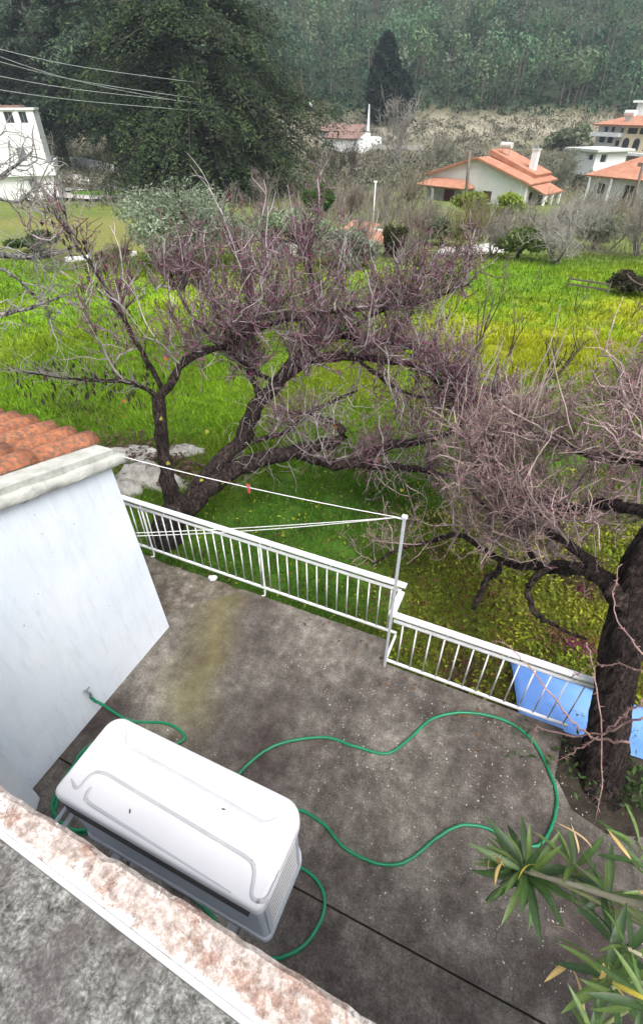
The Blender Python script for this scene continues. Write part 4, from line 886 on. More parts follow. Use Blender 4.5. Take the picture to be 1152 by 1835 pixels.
for k, (px, py, dd, sr, nl_, LL_) in enumerate(tips):
    tip = at_d(px, py, dd); out = at_d(1290, 1690 + (k % 3) * 60, .95 + .06 * (k % 4)); midp = (tip + out) / 2 + [0, 0, .04]
    p = catmull([obase + r.normal(size=3) * [.12, .1, 0], (obase * .35 + out * .65) + r.normal(size=3) * .05, out, midp, tip], 7)
    m_ = MB(); m_.tubes(p[None], np.linspace(.018, sr * .55, len(p))[None], 7, np.tile([.30, .28, .20] if k in (0, 5) else [.20, .22, .10], (1, 1)), cap=True); m_.build('stem', M['twig'], ol, smooth=True)
    ax = norm(p[-1] - p[-4]); ax = norm(ax * .45 + [0, 0, .9] + r.normal(size=3) * .15); u = norm(np.cross(ax, [.3, .2, 1])); v = np.cross(ax, u)
    for j_ in range(nl_):
        a = j_ * 2.4 + r.random() * .5; s = j_ / nl_; el = .30 + 1.05 * s
        d = ax * math.cos(el * 1.35) * 1.0 + (u * math.cos(a) + v * math.sin(a)) * math.sin(el * 1.35 + .1); d = d + np.array([0, 0, -.3 * s])
        put_leaf(proto[r.integers(3)], tip - ax * (.10 * s) + r.normal(size=3) * .004, d, LL_ * (.6 + .5 * r.random()), r.normal() * .4)
for (px, py, dd, dpx, dpy, kd, L_) in ((900, 1540, .7, 815, 1555, 0, .10), (905, 1545, .69, 820, 1562, 0, .09), (890, 1535, .7, 845, 1520, 1, .07), (900, 1532, .7, 870, 1530, 1, .05), (1020, 1725, .58, 975, 1745, 0, .08), (1018, 1728, .58, 1060, 1775, 1, .08),
        (1080, 1725, .56, 1085, 1790, 0, .09), (1090, 1730, .56, 1100, 1795, 0, .09), (960, 1550, .68, 890, 1530, 2, .07), (1060, 1520, .8, 1045, 1490, 1, .06), (1145, 1590, .75, 1120, 1640, 1, .07), (1095, 1760, .5, 1150, 1790, 2, .06), (1045, 1690, .6, 1020, 1640, 1, .05),
        (1035, 1530, .78, 1050, 1500, 1, .05), (1130, 1540, .85, 1100, 1500, 0, .06)):
    p = at_d(px, py, dd); e = at_d(dpx, dpy, dd * 1.0); put_leaf(dry[kd], p, e - p, L_ * 1.1, r.normal() * .8)
# ------------------------------------------------------------------ trees and shrubs of the middle distance
def axis_right(p):      # horizontal direction across the line of sight at p
    d = np.array([p[0], p[1]]) / math.hypot(p[0], p[1]); return np.array([d[1], -d[0], 0])
def px_per_m(p): return FPX / ((np.asarray(p) - EYE) @ _FW)
def top_z(px, py, p):   # height above p's foot reached by the line of sight through (px, py)
    return at_d(px, py, math.hypot(p[0], p[1]))[2] - p[2]
def bare_tree(name, label, px, py, wpx, toppy, col, seed, n=(40, 280, 850), spread=1.0, kind='tree', group=None, stems=5, lean=0.0, th=1.0):
    r = np.random.default_rng(seed); p = at_g(px, py); H = max(.4, top_z(px, toppy, p)); W = wpx / px_per_m(p) / 2; sc_ = math.hypot(p[0], p[1]) / 30
    o = tag(empty(name, p), label, kind, group); col = np.asarray(col)
    d0 = norm(np.stack([r.normal(size=stems) * W / H * .8 + lean, r.normal(size=stems) * W / H * .8, np.ones(stems)], -1))
    S = grow(r, np.zeros((stems, 3)) + r.normal(size=(stems, 3)) * [.05 * W, .05 * W, 0], d0, H * (.5 + .3 * r.random(stems)), 6, .12, .08)
    k0 = .011 * H ** .9 * th
    m_ = MB(); m_.tubes(S, np.linspace(1.6, .6, 6)[None] * k0 * np.ones((stems, 1)), 5, col * .55); m_.build('trunk', M['twig'], o, smooth=True)
    q, t = pick(r, list(S), n[0], .2, 1); B = grow(r, q, norm(.6 * t + r.normal(size=t.shape) * .6 * spread + [0, 0, .35]), H * (.22 + .3 * r.random(n[0])), 6, .2, .06)
    mb = MB(); mb.tubes(B, np.linspace(.7, .3, 6)[None] * k0 * np.ones((n[0], 1)), 4, col * .8)
    q, t = pick(r, list(B), n[1], .15, 1); T = grow(r, q, norm(.6 * t + r.normal(size=t.shape) * .6 * spread + [0, 0, .3]), H * (.1 + .18 * r.random(n[1])), 5, .2, .05)
    tw = max(k0 * .22, .0085 * sc_ * th); mb.tubes(T, np.linspace(1.25, .6, 5)[None] * tw * np.ones((n[1], 1)), 3, col * (.75 + .5 * r.random((n[1], 1))))
    if n[2]:
        q, t = pick(r, list(T), n[2], .1, 1); U = grow(r, q, norm(.5 * t + r.normal(size=t.shape) * .7 + [0, 0, .3]), H * (.05 + .1 * r.random(n[2])), 4, .2, .05)
        mb.tubes(U, np.linspace(1, .5, 4)[None] * tw * .75 * np.ones((n[2], 1)), 3, col * (.7 + .6 * r.random((n[2], 1))))
    c = mb.build('crown', M['twig'], o, smooth=True); c['kind'] = 'stuff'; return o
def leafy_tree(name, label, px, py, wpx, toppy, col, seed, n=9000, leaf=.12, lobes=14, kind='tree', group=None, flat=1.0, cone=False, trunk=.06, hang=0.0, low=.15, fill=1.0, dist=None, rag=1.0, col2=None):
    r = np.random.default_rng(seed); p = at_g(px, py)
    if dist is not None: q = at_d(px, py, dist); p = on_g(q[0], q[1])
    H = max(.4, top_z(px, toppy, p)); W = wpx / px_per_m(p) / 2
    o = tag(empty(name, p), label, kind, group); col = np.asarray(col); col2 = col * 1.5 if col2 is None else np.asarray(col2)
    m_ = MB(); P_ = np.array([[(0, 0, -.2), (.02 * W, 0, H * .25), (-.02 * W, .03 * W, H * .55), (0, 0, H * .92)]]); m_.tubes(P_, np.array([[1.3, 1, .7, .2]]) * trunk * H ** .8, 8, [.07, .055, .045])
    zz = low * H
    if cone:
        k = r.random(n); z = zz + (H - zz) * k ** .85; prof = W * (np.sin(np.pi * np.clip((z - zz) / (H - zz) * .70 + .30, 0, 1)) ** .6)
        a = r.random(n) * 6.283; rr_ = prof * np.sqrt(.35 + .65 * r.random(n)) * (1 + .18 * np.sin(a * 5 + z * 1.7) + .1 * r.normal(size=n) * rag)
        q = np.stack([rr_ * np.cos(a), rr_ * np.sin(a), z], -1); shade = .8 + .5 * r.random(n)
    else:
        ce = []
        while len(ce) < lobes:
            v = r.uniform(-1, 1, 3)
            if (v ** 2).sum() < 1: ce.append(v * [.72, .72, .62])
        ce = np.array(ce); ctr = np.array([0, 0, (zz + H) / 2]); hh = (H - zz) / 2; rad_ = r.uniform(.24, .42, lobes)
        i = r.integers(0, lobes, n); d = norm(r.normal(size=(n, 3))); d[:, 2] *= flat; rr_ = rad_[i] * (.55 + .5 * r.random(n) ** .5 + .12 * rag * r.normal(size=n))
        q = (ce[i] + d * rr_[:, None]) * [W, W, hh] + ctr; shade = (.7 + .6 * r.random(lobes))[i] * (.75 + .5 * r.random(n)); q[:, 2] -= hang * r.random(n)
        br = [np.array([(0, 0, zz + .1 * H * r.random()), ce[j] * [W, W, hh] * .5 + ctr * [1, 1, .9], ce[j] * [W, W, hh] + ctr]) for j in range(lobes)]
        m_.tubes(np.stack(br), np.tile([.5, .3, .12], (lobes, 1)) * trunk * H ** .8, 5, [.07, .055, .045])
    m_.build('trunk', M['bark'], o, smooth=True)
    c = lerp(col, col2, r.random(n) ** 2) * shade[:, None]; mb = MB(); leafcloud(mb, q, leaf * (.6 + .8 * r.random(n)), c, .25, 1.5, r)
    mb.build('crown', M['leaf'], o); return o
def bough_tree(name, label, px, py, wpx, toppy, col, col2, seed, nb=150, per=420, leaf=.16, low=.08, droop=.45, trunk=.03, dist=None, gap=.0):
    r = np.random.default_rng(seed); p = at_g(px, py)
    if dist is not None: q = at_d(px, py, dist); p = on_g(q[0], q[1])
    Hh = top_z(px, toppy, p); W = wpx / px_per_m(p) / 2; o = tag(empty(name, p), label, 'tree')
    zb = Hh * (low + (1 - low) * r.random(nb) ** 1.1); k = (zb / Hh - low) / (1 - low); Lb = W * (np.sin(np.pi * np.clip(.11 + .87 * k, 0, 1)) ** .6) * (.55 + .55 * r.random(nb)); a = r.random(nb) * 6.283
    s = np.linspace(.0, 1, 6); rise = r.uniform(.0, .35, nb)
    ctr = lambda ss, i: np.stack([np.cos(a[i]) * Lb[i] * ss, np.sin(a[i]) * Lb[i] * ss, zb[i] + Lb[i] * (rise[i] * ss - droop * ss * ss)], -1)
    m_ = MB(); m_.tubes(np.array([[(0, 0, -.3), (.1, 0, Hh * .4), (0, .1, Hh * .95)]]), np.array([[1.2, .8, .15]]) * trunk * Hh, 8, [.06, .05, .042])
    m_.tubes(np.stack([ctr(ss, np.arange(nb)) for ss in s], 1), np.linspace(.12, .02, 6)[None] * np.ones((nb, 1)), 4, [.05, .042, .035]); m_.build('trunk', M['twig'], o, smooth=True)
    i = np.repeat(np.arange(nb), per); ss = .18 + .85 * np.sqrt(r.random(len(i))); cl = r.integers(0, 7, len(i)); side = (r.random((nb, 7)) - .5)[i, cl] * .55; sc_ = np.clip((cl + .5) / 7 + .12 * r.normal(size=len(i)), .1, 1.08); ss = .5 * ss + .5 * (.2 + .85 * sc_)
    q = ctr(ss, i); lat = np.stack([-np.sin(a[i]), np.cos(a[i]), np.zeros(len(i))], -1); q = q + lat * (side * Lb[i] * (.3 + .7 * ss))[:, None] + r.normal(size=q.shape) * np.array([.3, .3, .2]) * np.clip(W / 6, .6, 1.4); q[:, 2] -= .5 * r.random(len(i)) ** 2
    tone = (.55 + .9 * r.random(nb))[i] * (.7 + .6 * r.random((nb, 7)))[i, cl]; c = lerp(np.asarray(col), np.asarray(col2), np.clip(r.random(len(i)) ** 2 + .25 * (ss > .8), 0, 1)) * tone[:, None]
    mb = MB(); leafcloud(mb, q, leaf * (.6 + .8 * r.random(len(i))), c, 0, 1.6, r, nr=np.stack([np.cos(a[i]) * .45, np.sin(a[i]) * .45, np.full(len(i), .8)], -1)); mb.build('crown', M['leaf'], o); return o
GT = 'bare trees along the far side of the field'
GREY = (.24, .22, .19); BRN = (.19, .155, .125); PALE = (.34, .32, .29)
DKG = (.018, .036, .020); 
# evergreens at the upper left
bough_tree('evergreen_tree', 'huge dark broad evergreen standing in front of the other dark trees, upper left', 372, 352, 475, -60, (.010, .022, .011), (.065, .10, .03), 51, 300, 480, .13, low=.05)
bough_tree('pine_tree', 'tall dark pine rising just behind the white three storey house', 120, 305, 230, -120, (.025, .045, .032), (.06, .095, .05), 52, 120, 220, .2, low=.2)
bough_tree('pine_tree', 'dark pine between the white house and the huge evergreen', 215, 312, 220, -140, (.026, .05, .032), (.075, .12, .06), 53, 120, 220, .2, low=.22)
bough_tree('pine_tree', 'tall dark pine at the top left corner above the white house', 20, 292, 240, -110, (.025, .048, .036), (.06, .10, .06), 54, 120, 220, .2, low=.15)
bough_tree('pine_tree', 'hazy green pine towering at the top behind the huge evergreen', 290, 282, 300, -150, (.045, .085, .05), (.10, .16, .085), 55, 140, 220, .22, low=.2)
# cypresses in front of the wood
leafy_tree('cypress_tree', 'tall dark cypress standing before the wooded hill', 685, 222, 54, 58, (.012, .026, .016), 61, 7000, .45, cone=True, low=.03, trunk=.02)
leafy_tree('cypress_tree', 'shorter dark cypress leaning against the tall one', 716, 224, 44, 128, (.014, .03, .018), 62, 3500, .45, cone=True, low=.03, trunk=.02)
# olives and evergreen shrubs
leafy_tree('olive_tree', 'large silvery green olive tree below the huge evergreen', 340, 480, 260, 318, (.17, .21, .14), 63, 20000, .05, 26, low=.02, trunk=.05, rag=1.8, col2=(.32, .37, .27))
leafy_tree('olive_tree', 'grey green olive tree to the right of the larger silvery one', 530, 455, 150, 368, (.19, .25, .15), 64, 9000, .06, 16, low=.05, rag=1.6, col2=(.23, .30, .17))
leafy_tree('olive_tree', 'low grey green olive behind the redbud twigs in the middle', 620, 480, 130, 405, (.18, .20, .14), 65, 7000, .06, 12, low=.05, rag=1.6, col2=(.2, .23, .16))
leafy_tree('lemon_tree', 'small glossy dark green tree standing among bare bushes', 572, 398, 56, 322, (.03, .075, .014), 66, 4200, .085, 12, low=.15, col2=(.10, .18, .03))
leafy_tree('juniper_shrub', 'dark olive rounded shrub beside the small clay roof', 706, 462, 54, 396, (.04, .045, .018), 67, 5000, .05, 12, low=.03, kind='shrub', col2=(.075, .075, .03))
leafy_tree('willow_shrub', 'fresh yellow green bush below the white gabled house', 838, 402, 78, 340, (.17, .24, .03), 68, 3600, .10, 16, low=.15, kind='shrub', rag=1.7, col2=(.3, .36, .06))
leafy_tree('willow_shrub', 'fresh yellow green bush right of the other, under the house window', 905, 396, 70, 345, (.16, .24, .03), 69, 3200, .10, 14, low=.15, kind='shrub', rag=1.7, col2=(.3, .36, .06))
leafy_tree('bay_tree', 'soft green bushy tree at the far edge of the field', 925, 466, 90, 400, (.08, .12, .03), 70, 5000, .06, 12, low=.12, rag=1.6, col2=(.14, .19, .05))
leafy_tree('dark_hedge', 'dark brown green bush at the right edge of the field', 1125, 528, 90, 482, (.045, .045, .025), 71, 6000, .04, 14, low=.0, kind='shrub', col2=(.08, .07, .045))
leafy_tree('fir_tree', 'little dark fir before the right clay roofed house', 1076, 362, 44, 308, (.025, .05, .02), 72, 1500, .14, cone=True, low=.2, trunk=.03, rag=2.5)
leafy_tree('olive_tree', 'dusty green olive above the small flat roofed house', 1015, 268, 90, 215, (.15, .18, .10), 73, 3000, .3, 12, low=.05, col2=(.25, .29, .18))
leafy_tree('round_bush', 'round grey green bush behind the white chapel', 600, 216, 34, 186, (.09, .13, .08), 74, 1500, .3, 8, low=.0, kind='shrub')
leafy_tree('bramble', 'low green bush by the garden path, right of the drive', 268, 372, 52, 344, (.035, .06, .02), 75, 2500, .12, 10, low=0, kind='shrub')
leafy_tree('bramble', 'small green bush at the left edge below the lawn', 60, 452, 100, 408, (.05, .08, .02), 76, 2500, .07, 10, low=0, kind='shrub')
leafy_tree('bramble', 'dark bush beside the low white wall stubs', 200, 470, 70, 440, (.05, .055, .025), 77, 2500, .06, 10, low=0, kind='shrub')
# bare trees
bare_tree('bare_tree', 'brown bare tree with yellowish shoots before the gabled house', 815, 462, 100, 352, (.22, .20, .09), 81, group=GT, th=1.2)
bare_tree('bare_tree', 'grey bare tree right of the pale paving below the house', 880, 462, 110, 372, GREY, 82, group=GT)
bare_tree('bare_tree', 'pale many-stemmed bare tree at the far right edge of the field', 992, 474, 190, 345, PALE, 83, n=(50, 380, 1200), group=GT, th=1.25)
bare_tree('bare_tree', 'pale spreading bare tree below the right clay roofed house', 1075, 450, 190, 338, (.29, .29, .25), 84, n=(50, 380, 1200), group=GT)
bare_tree('bare_tree', 'grey bare tree cut by the right edge below the clay roof', 1140, 460, 140, 330, GREY, 85, group=GT)
bare_tree('bare_tree', 'grey bare bush right of the dark olive rounded shrub', 745, 452, 80, 368, BRN, 86, group=GT)
bare_tree('bare_tree', 'bare brown bush between small glossy tree and white pole', 625, 395, 110, 318, (.20, .16, .135), 87, group=GT)
bare_tree('bare_tree', 'bare brown bush left of the gabled house porch', 735, 388, 100, 300, (.19, .17, .12), 88, group=GT)
bare_tree('bare_tree', 'bare purple brown thicket below the white chapel', 500, 338, 90, 262, (.17, .13, .12), 89, group=GT)
bare_tree('bare_tree', 'row of thin bare saplings below the white chapel, left half', 595, 322, 70, 246, (.11, .09, .075), 90, n=(20, 120, 260), spread=.5, group=GT, stems=7)
bare_tree('bare_tree', 'thin bare saplings below the white chapel, right half', 632, 326, 60, 250, (.11, .09, .075), 91, n=(20, 120, 260), spread=.5, group=GT, stems=7)
bare_tree('poplar_tree', 'pale leafless poplars beside the cypresses', 716, 300, 60, 182, (.34, .32, .28), 92, n=(30, 200, 500), spread=.45, group=GT, stems=7, th=1.1)
bare_tree('bare_tree', 'grey bare tree behind the gabled house, left of its chimney', 775, 300, 130, 228, (.20, .20, .15), 93, group=GT)
bare_tree('bare_tree', 'grey olive bare tree right of the gabled house', 990, 350, 90, 262, (.19, .20, .15), 94, group=GT)
bare_tree('bare_tree', 'bare sapling on the lawn beside the white three storey house', 205, 345, 46, 268, (.26, .25, .17), 95, n=(10, 50, 60), group=GT, stems=3)
bare_tree('bare_tree', 'grey bare bush at the foot of the huge evergreen', 470, 372, 100, 300, (.22, .19, .17), 96, group=GT)
bare_tree('bare_tree', 'bare grey bush between the two large olives', 440, 470, 100, 385, GREY, 97, group=GT)
bare_tree('bare_tree', 'low bare bush left of the silvery olive', 205, 492, 120, 420, (.2, .18, .12), 98, group=GT)
bare_tree('bare_tree', 'bare bush hiding the small clay roof', 650, 455, 90, 388, (.24, .22, .2), 99, group=GT)
NB = (34, 230, 620)
bare_tree('bare_tree', 'grey bare tree between the dark rounded shrub and the wooden utility pole', 765, 436, 120, 345, (.23, .21, .17), 121, n=NB, group=GT)
bare_tree('bare_tree', 'olive grey bare tree standing just right of the wooden utility pole', 862, 432, 120, 352, (.20, .19, .12), 122, n=NB, group=GT)
bare_tree('bare_tree', 'grey bare tree below the side porch of the gabled house', 945, 440, 130, 350, (.25, .23, .19), 123, n=NB, group=GT)
bare_tree('bare_tree', 'pale bare tree between the gabled house and the hipped one', 1020, 428, 120, 330, (.30, .28, .24), 124, n=NB, group=GT)
bare_tree('bare_tree', 'brown bare tree in front of the hipped house wall', 1105, 426, 120, 340, (.22, .19, .15), 125, n=NB, group=GT)
bare_tree('bare_tree', 'grey bare tree directly above the clay roofed hut', 690, 425, 120, 335, (.21, .19, .16), 126, n=NB, group=GT)
bare_tree('bare_tree', 'purplish bare tree right of the largest olive', 480, 445, 120, 350, (.20, .17, .16), 127, n=NB, group=GT)
leafy_tree('olive_tree', 'grey green olive among bare trees below the hipped house', 1060, 446, 100, 372, (.14, .16, .10), 128, 5000, .055, 14, low=.08, rag=1.7, col2=(.22, .25, .16))
leafy_tree('olive_tree', 'grey green olive left of the pale paving', 790, 440, 80, 385, (.13, .15, .09), 129, 4000, .055, 12, low=.08, rag=1.7, col2=(.2, .23, .14))
GS = 'bare saplings standing in the field'
FB = (.10, .085, .075)
bare_tree('field_shrub', 'dark spiky bare shrub standing alone in the yellow grass', 988, 680, 105, 575, FB, 101, n=(26, 70, 120), kind='shrub', group=GS, stems=6, spread=.7, lean=.35)
bare_tree('field_shrub', 'small dark bare tree near the back of the field, left', 768, 535, 80, 462, FB, 102, n=(16, 50, 90), kind='shrub', group=GS, stems=3)
bare_tree('field_shrub', 'thin bare sapling in the middle of the field', 1028, 560, 40, 498, FB, 103, n=(6, 16, 0), kind='shrub', group=GS, stems=2)
bare_tree('field_shrub', 'thin bare sapling near the right edge of the field', 1132, 570, 46, 520, FB, 104, n=(8, 16, 0), kind='shrub', group=GS, stems=2)
bare_tree('field_shrub', 'slender upright shoots rising right of the redbud crown', 852, 640, 70, 470, (.17, .13, .11), 105, n=(9, 24, 30), kind='shrub', group=GS, stems=4, spread=.4, th=.7)
bare_tree('field_shrub', 'slender shoots in the grass left of the spiky shrub', 910, 640, 50, 520, (.2, .16, .12), 106, n=(6, 14, 0), kind='shrub', group=GS, stems=3, spread=.4, th=.7)
bare_tree('field_shrub', 'pale cut stump with twiggy regrowth in the grass', 918, 700, 46, 655, PALE, 107, n=(14, 40, 60), kind='shrub', group=GS, stems=3, th=1.6)
bare_tree('field_shrub', 'grey branch pile lying in the grass right of the redbud', 965, 706, 70, 668, (.33, .34, .31), 108, n=(20, 50, 60), kind='shrub', group=GS, stems=5, spread=1.8)
bare_tree('field_shrub', 'grey ragged stump behind the redbud crown', 728, 475, 40, 408, (.22, .2, .2), 109, n=(12, 40, 40), kind='shrub', group=GS, stems=4, spread=.4, th=1.8)
for k, (px, py, tp_) in enumerate(((908, 475, 455), (958, 512, 472), (900, 510, 470), (1040, 470, 452))):
    p = at_g(px, py); h = top_z(px, tp_, p); m_ = MB(); m_.tubes(np.array([[(0, 0, -.1), (.03, 0, h * .5), (.09 - .04 * k, 0, h)]]), np.full((1, 3), .022), 6, cap=True); o = m_.build('field_stake', M['pole_wood']); o.location = p
    tag(o, ('short grey stake at the back of the field below the paving', 'leaning grey stake in the middle of the far grass', 'thin upright stake left of the leaning one', 'short stake before the pale many-stemmed tree')[k], 'stake', 'stakes in the field')
# low plank fence by the dark bush
p0, p1 = at_g(1012, 518), at_g(1085, 530); fo = tag(empty('plank_fence', p0), 'low grey plank fence running into the dark bush', 'fence'); d = p1 - p0
for z in (.16, .34):
    m_ = MB(); m_.slab([(0, 0, z), d + [0, 0, z], d + [0, 0, z + .06], (0, 0, z + .06)], .03); m_.build('plank', M['pole_wood'], fo)
for s in (0, .5, 1):
    m_ = MB(); m_.bar(d * s + [.03, .04, -.1], d * s + [.03, .04, .45], .025); m_.build('post', M['pole_wood'], fo)

# ------------------------------------------------------------------ houses
class H:
    """a house in its own frame: x along the front, y to the back, z up"""
    def __init__(s, name, label, a, b, cat='house'):     # a, b: front left and front right corner on the ground
        s.a = np.array(a); v = np.array(b) - s.a; s.w = math.hypot(v[0], v[1]); s.o = tag(empty(name, a, math.atan2(v[1], v[0])), label, cat)
    def part(s, name, mat, fn, parent=None, smooth=False): m_ = MB(); fn(m_); return m_.build(name, M[mat], parent or s.o, smooth)
    def box(s, name, mat, *b, parent=None): return s.part(name, mat, lambda m_: m_.box(*b), parent)
    def slab(s, name, mat, pts, th=.12, parent=None): return s.part(name, mat, lambda m_: m_.slab(pts, th), parent)
    def front(s, name, mat, x0, x1, z0, z1, y, holes, gable=None, depth=.22, side=None):
        """wall plane with real openings; side=None faces -y, 'r' faces +x (then x runs along +y)"""
        m_ = MB(); f = (lambda u, dd, z: (u, y + dd, z)) if side is None else (lambda u, dd, z: (y - dd, u, z))
        us = sorted({x0, x1, *[h[0] for h in holes], *[h[1] for h in holes]}); zs = sorted({z0, z1, *[h[2] for h in holes], *[h[3] for h in holes]})
        for i in range(len(us) - 1):
            for j in range(len(zs) - 1):
                c = ((us[i] + us[i + 1]) / 2, (zs[j] + zs[j + 1]) / 2)
                if any(h[0] < c[0] < h[1] and h[2] < c[1] < h[3] for h in holes): continue
                m_.add([f(us[i], 0, zs[j]), f(us[i + 1], 0, zs[j]), f(us[i + 1], 0, zs[j + 1]), f(us[i], 0, zs[j + 1])], [(0, 1, 2, 3)])
        for h in holes:
            c = [(h[0], h[2]), (h[1], h[2]), (h[1], h[3]), (h[0], h[3])]
            for k in range(4):
                a, b = c[k], c[(k + 1) % 4]; m_.add([f(a[0], 0, a[1]), f(a[0], depth, a[1]), f(b[0], depth, b[1]), f(b[0], 0, b[1])], [(0, 1, 2, 3)])
        if gable: m_.add([f(x0, 0, z1), f(x1, 0, z1), f(gable[0], 0, gable[1])], t=[(0, 1, 2)])
        return m_.build(name, M[mat], s.o), f
    def window(s, f, h, depth=.15, frame='far_white', pane='dark_glass', name='window', bars=1):
        m_ = MB(); t = .07
        def rb(u0, u1, z0, z1):
            P_ = [f(u, d, z) for z in (z0, z1) for d in (depth, depth + .05) for u in (u0, u1)]
            m_.add(P_, [(0, 2, 3, 1), (4, 5, 7, 6), (0, 1, 5, 4), (2, 6, 7, 3), (0, 4, 6, 2), (1, 3, 7, 5)])
        rb(h[0], h[0] + t, h[2], h[3]); rb(h[1] - t, h[1], h[2], h[3]); rb(h[0] + t, h[1] - t, h[2], h[2] + t); rb(h[0] + t, h[1] - t, h[3] - t, h[3])
        for b in range(bars): u = h[0] + (h[1] - h[0]) * (b + 1) / (bars + 1); rb(u - t / 2, u + t / 2, h[2] + t, h[3] - t)
        o = m_.build(name, M[frame], s.o); q = MB(); q.add([f(h[0], depth + .04, h[2]), f(h[1], depth + .04, h[2]), f(h[1], depth + .04, h[3]), f(h[0], depth + .04, h[3])], [(0, 1, 2, 3)]); q.build('pane', M[pane], o); return o
def corners(pxa, pya, pxb, pyb): return at_g(pxa, pya), at_g(pxb, pyb)

# white gabled house with clay roof
fr = at_d(936, 366, 72.0); fl = at_d(760, 377, 78.5); zb = min(terrain(fr[0], fr[1]), terrain(fl[0], fl[1])); fr[2] = fl[2] = zb - .0
zg = (at_d(936, 366, 72.0)[2] + at_d(760, 377, 78.5)[2]) / 2; fr[2] = fl[2] = zg - .3
h = H('gabled_house', 'white gabled house with orange clay roof and two porches across the field', fl, fr); W = h.w; ev, rg, dp = 3.35, 5.35, 6.6
print('gable house w', W, 'base', zg, zb)
holes = [(W * .60, W * .69, 1.0, 2.2)]
wl_, f = h.front('wall', 'far_grey', 0, W, -.6, ev, 0, holes, (W * .5, rg)); h.window(f, holes[0], frame='wood_brown', pane='wood_brown')  # white house: shade put into the gable's grey colour, right side stays white
holes_r = [(1.2, 2.3, .2, 2.3), (3.8, 5.2, 1.0, 2.2)]
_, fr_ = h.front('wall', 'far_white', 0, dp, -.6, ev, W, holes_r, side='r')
for q in holes_r: h.window(fr_, q, frame='wood_brown')
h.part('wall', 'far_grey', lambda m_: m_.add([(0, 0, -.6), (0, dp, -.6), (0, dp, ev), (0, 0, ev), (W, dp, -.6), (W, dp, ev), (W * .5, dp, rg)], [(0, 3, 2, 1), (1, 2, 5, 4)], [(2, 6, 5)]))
eo = .55; sl = (rg - ev) / (W * .5)
rf = h.slab('roof', 'far_tiles', [(W + eo, -.5, ev - eo * sl + .1), (W + eo, dp + .5, ev - eo * sl + .1), (W * .5, dp + .5, rg + .1), (W * .5, -.5, rg + .1)], .16)
h.slab('roof', 'far_tiles', [(W * .5, -.5, rg + .1), (W * .5, dp + .5, rg + .1), (-eo, dp + .5, ev - eo * sl + .1), (-eo, -.5, ev - eo * sl + .1)], .16)
h.part('roof_edge', 'far_tiles', lambda m_: (m_.slab([(W * .5, -.52, rg + .02), (W + eo, -.52, ev - eo * sl), (W + eo, -.52, ev - eo * sl + .16), (W * .5, -.52, rg + .18)], .06), m_.slab([(-eo, -.52, ev - eo * sl), (W * .5, -.52, rg + .02), (W * .5, -.52, rg + .18), (-eo, -.52, ev - eo * sl + .16)], .06)))
h.slab('upper_roof', 'far_tiles', [(W * .98, 2.6, ev + .55), (W * .98, dp + .3, ev + .55), (W * .5, dp + .3, rg + .75), (W * .5, 2.6, rg + .75)], .5)
ch = h.box('chimney', 'far_white', W * .86, W * .86 + .7, 3.6, 4.3, ev, rg + .8); h.box('chimney_cap', 'far_grey', W * .86 - .08, W * .86 + .78, 3.52, 4.38, rg + .802, rg + .95, parent=ch); h.box('flue', 'shutter', W * .86 + .2, W * .86 + .5, 3.8, 4.1, rg + .952, rg + 1.25, parent=ch)
tk = h.part('water_tank', 'far_grey', lambda m_: m_.tubes(np.array([[(W * .56, 3.6, rg + 1.15), (W * .56 + 1.4, 3.6, rg + 1.15)]]), np.full((1, 2), .32), 12, cap=True)); h.part('stand', 'galv', lambda m_: (m_.bar((W * .58, 3.6, rg + .2), (W * .58, 3.6, rg + .9), .05), m_.bar((W * .56 + 1.2, 3.6, rg + .2), (W * .56 + 1.2, 3.6, rg + .9), .05)), tk)
# front porch (left) with hipped clay roof and red door
px0, px1, py0 = -.4, W * .52, -2.2
h.part('porch_roof', 'far_tiles', lambda m_: (m_.slab([(px0, py0, 2.45), (px1, py0, 2.45), (px1 - 1.6, -.02, 3.15), (px0 + 1.6, -.02, 3.15)], .12), m_.slab([(px1, py0, 2.45), (px1, -.02, 2.45), (px1 - 1.6, -.02, 3.15)], .12), m_.slab([(px0, -.02, 2.45), (px0, py0, 2.45), (px0 + 1.6, -.02, 3.15)], .12)))
h.box('porch_ceiling', 'wood_brown', px0 + .1, px1 - .1, py0 + .1, -.03, 2.24, 2.30)
h.box('porch_slab', 'far_white', px0 - .2, px1, py0 - .2, -.01, -.12, .12); h.box('porch_base', 'old_tiles', px0, px1 - .2, py0, -.02, -1.6, -.125)
for x_ in (px0 + .25, px0 + 2.6, px1 - .3): h.part('column', 'far_grey', lambda m_: m_.box(x_ - .1, x_ + .1, py0 + .15, py0 + .35, .125, 2.238))
dr = h.box('door', 'wood_red', W * .20, W * .31, -.06, -.005, .125, 2.2); h.box('handle', 'brass', W * .295, W * .30, -.10, -.062, 1.05, 1.15, parent=dr)
h.box('door_frame', 'far_white', W * .188, W * .198, -.07, -.004, .125, 2.2); h.box('door_frame', 'far_white', W * .312, W * .322, -.07, -.004, .125, 2.2)
# side porch (right)
h.slab('side_porch_roof', 'far_tiles', [(W + 2.3, .4, 2.35), (W + 2.3, 5.2, 2.35), (W + .02, 5.2, 3.2), (W + .02, .4, 3.2)], .14)
for y_ in (.7, 2.8, 4.9): h.part('column', 'far_white', lambda m_: m_.box(W + 1.95, W + 2.2, y_ - .12, y_ + .12, -.6, 2.27))
h.box('side_porch_slab', 'far_white', W + .01, W + 2.4, .2, 5.4, -.7, .05)
for x_ in (W * .04, W * .96): h.part('gutter_pipe', 'far_white', lambda m_: m_.bar((x_, -.06, -.4), (x_, -.06, ev - .1), .05))

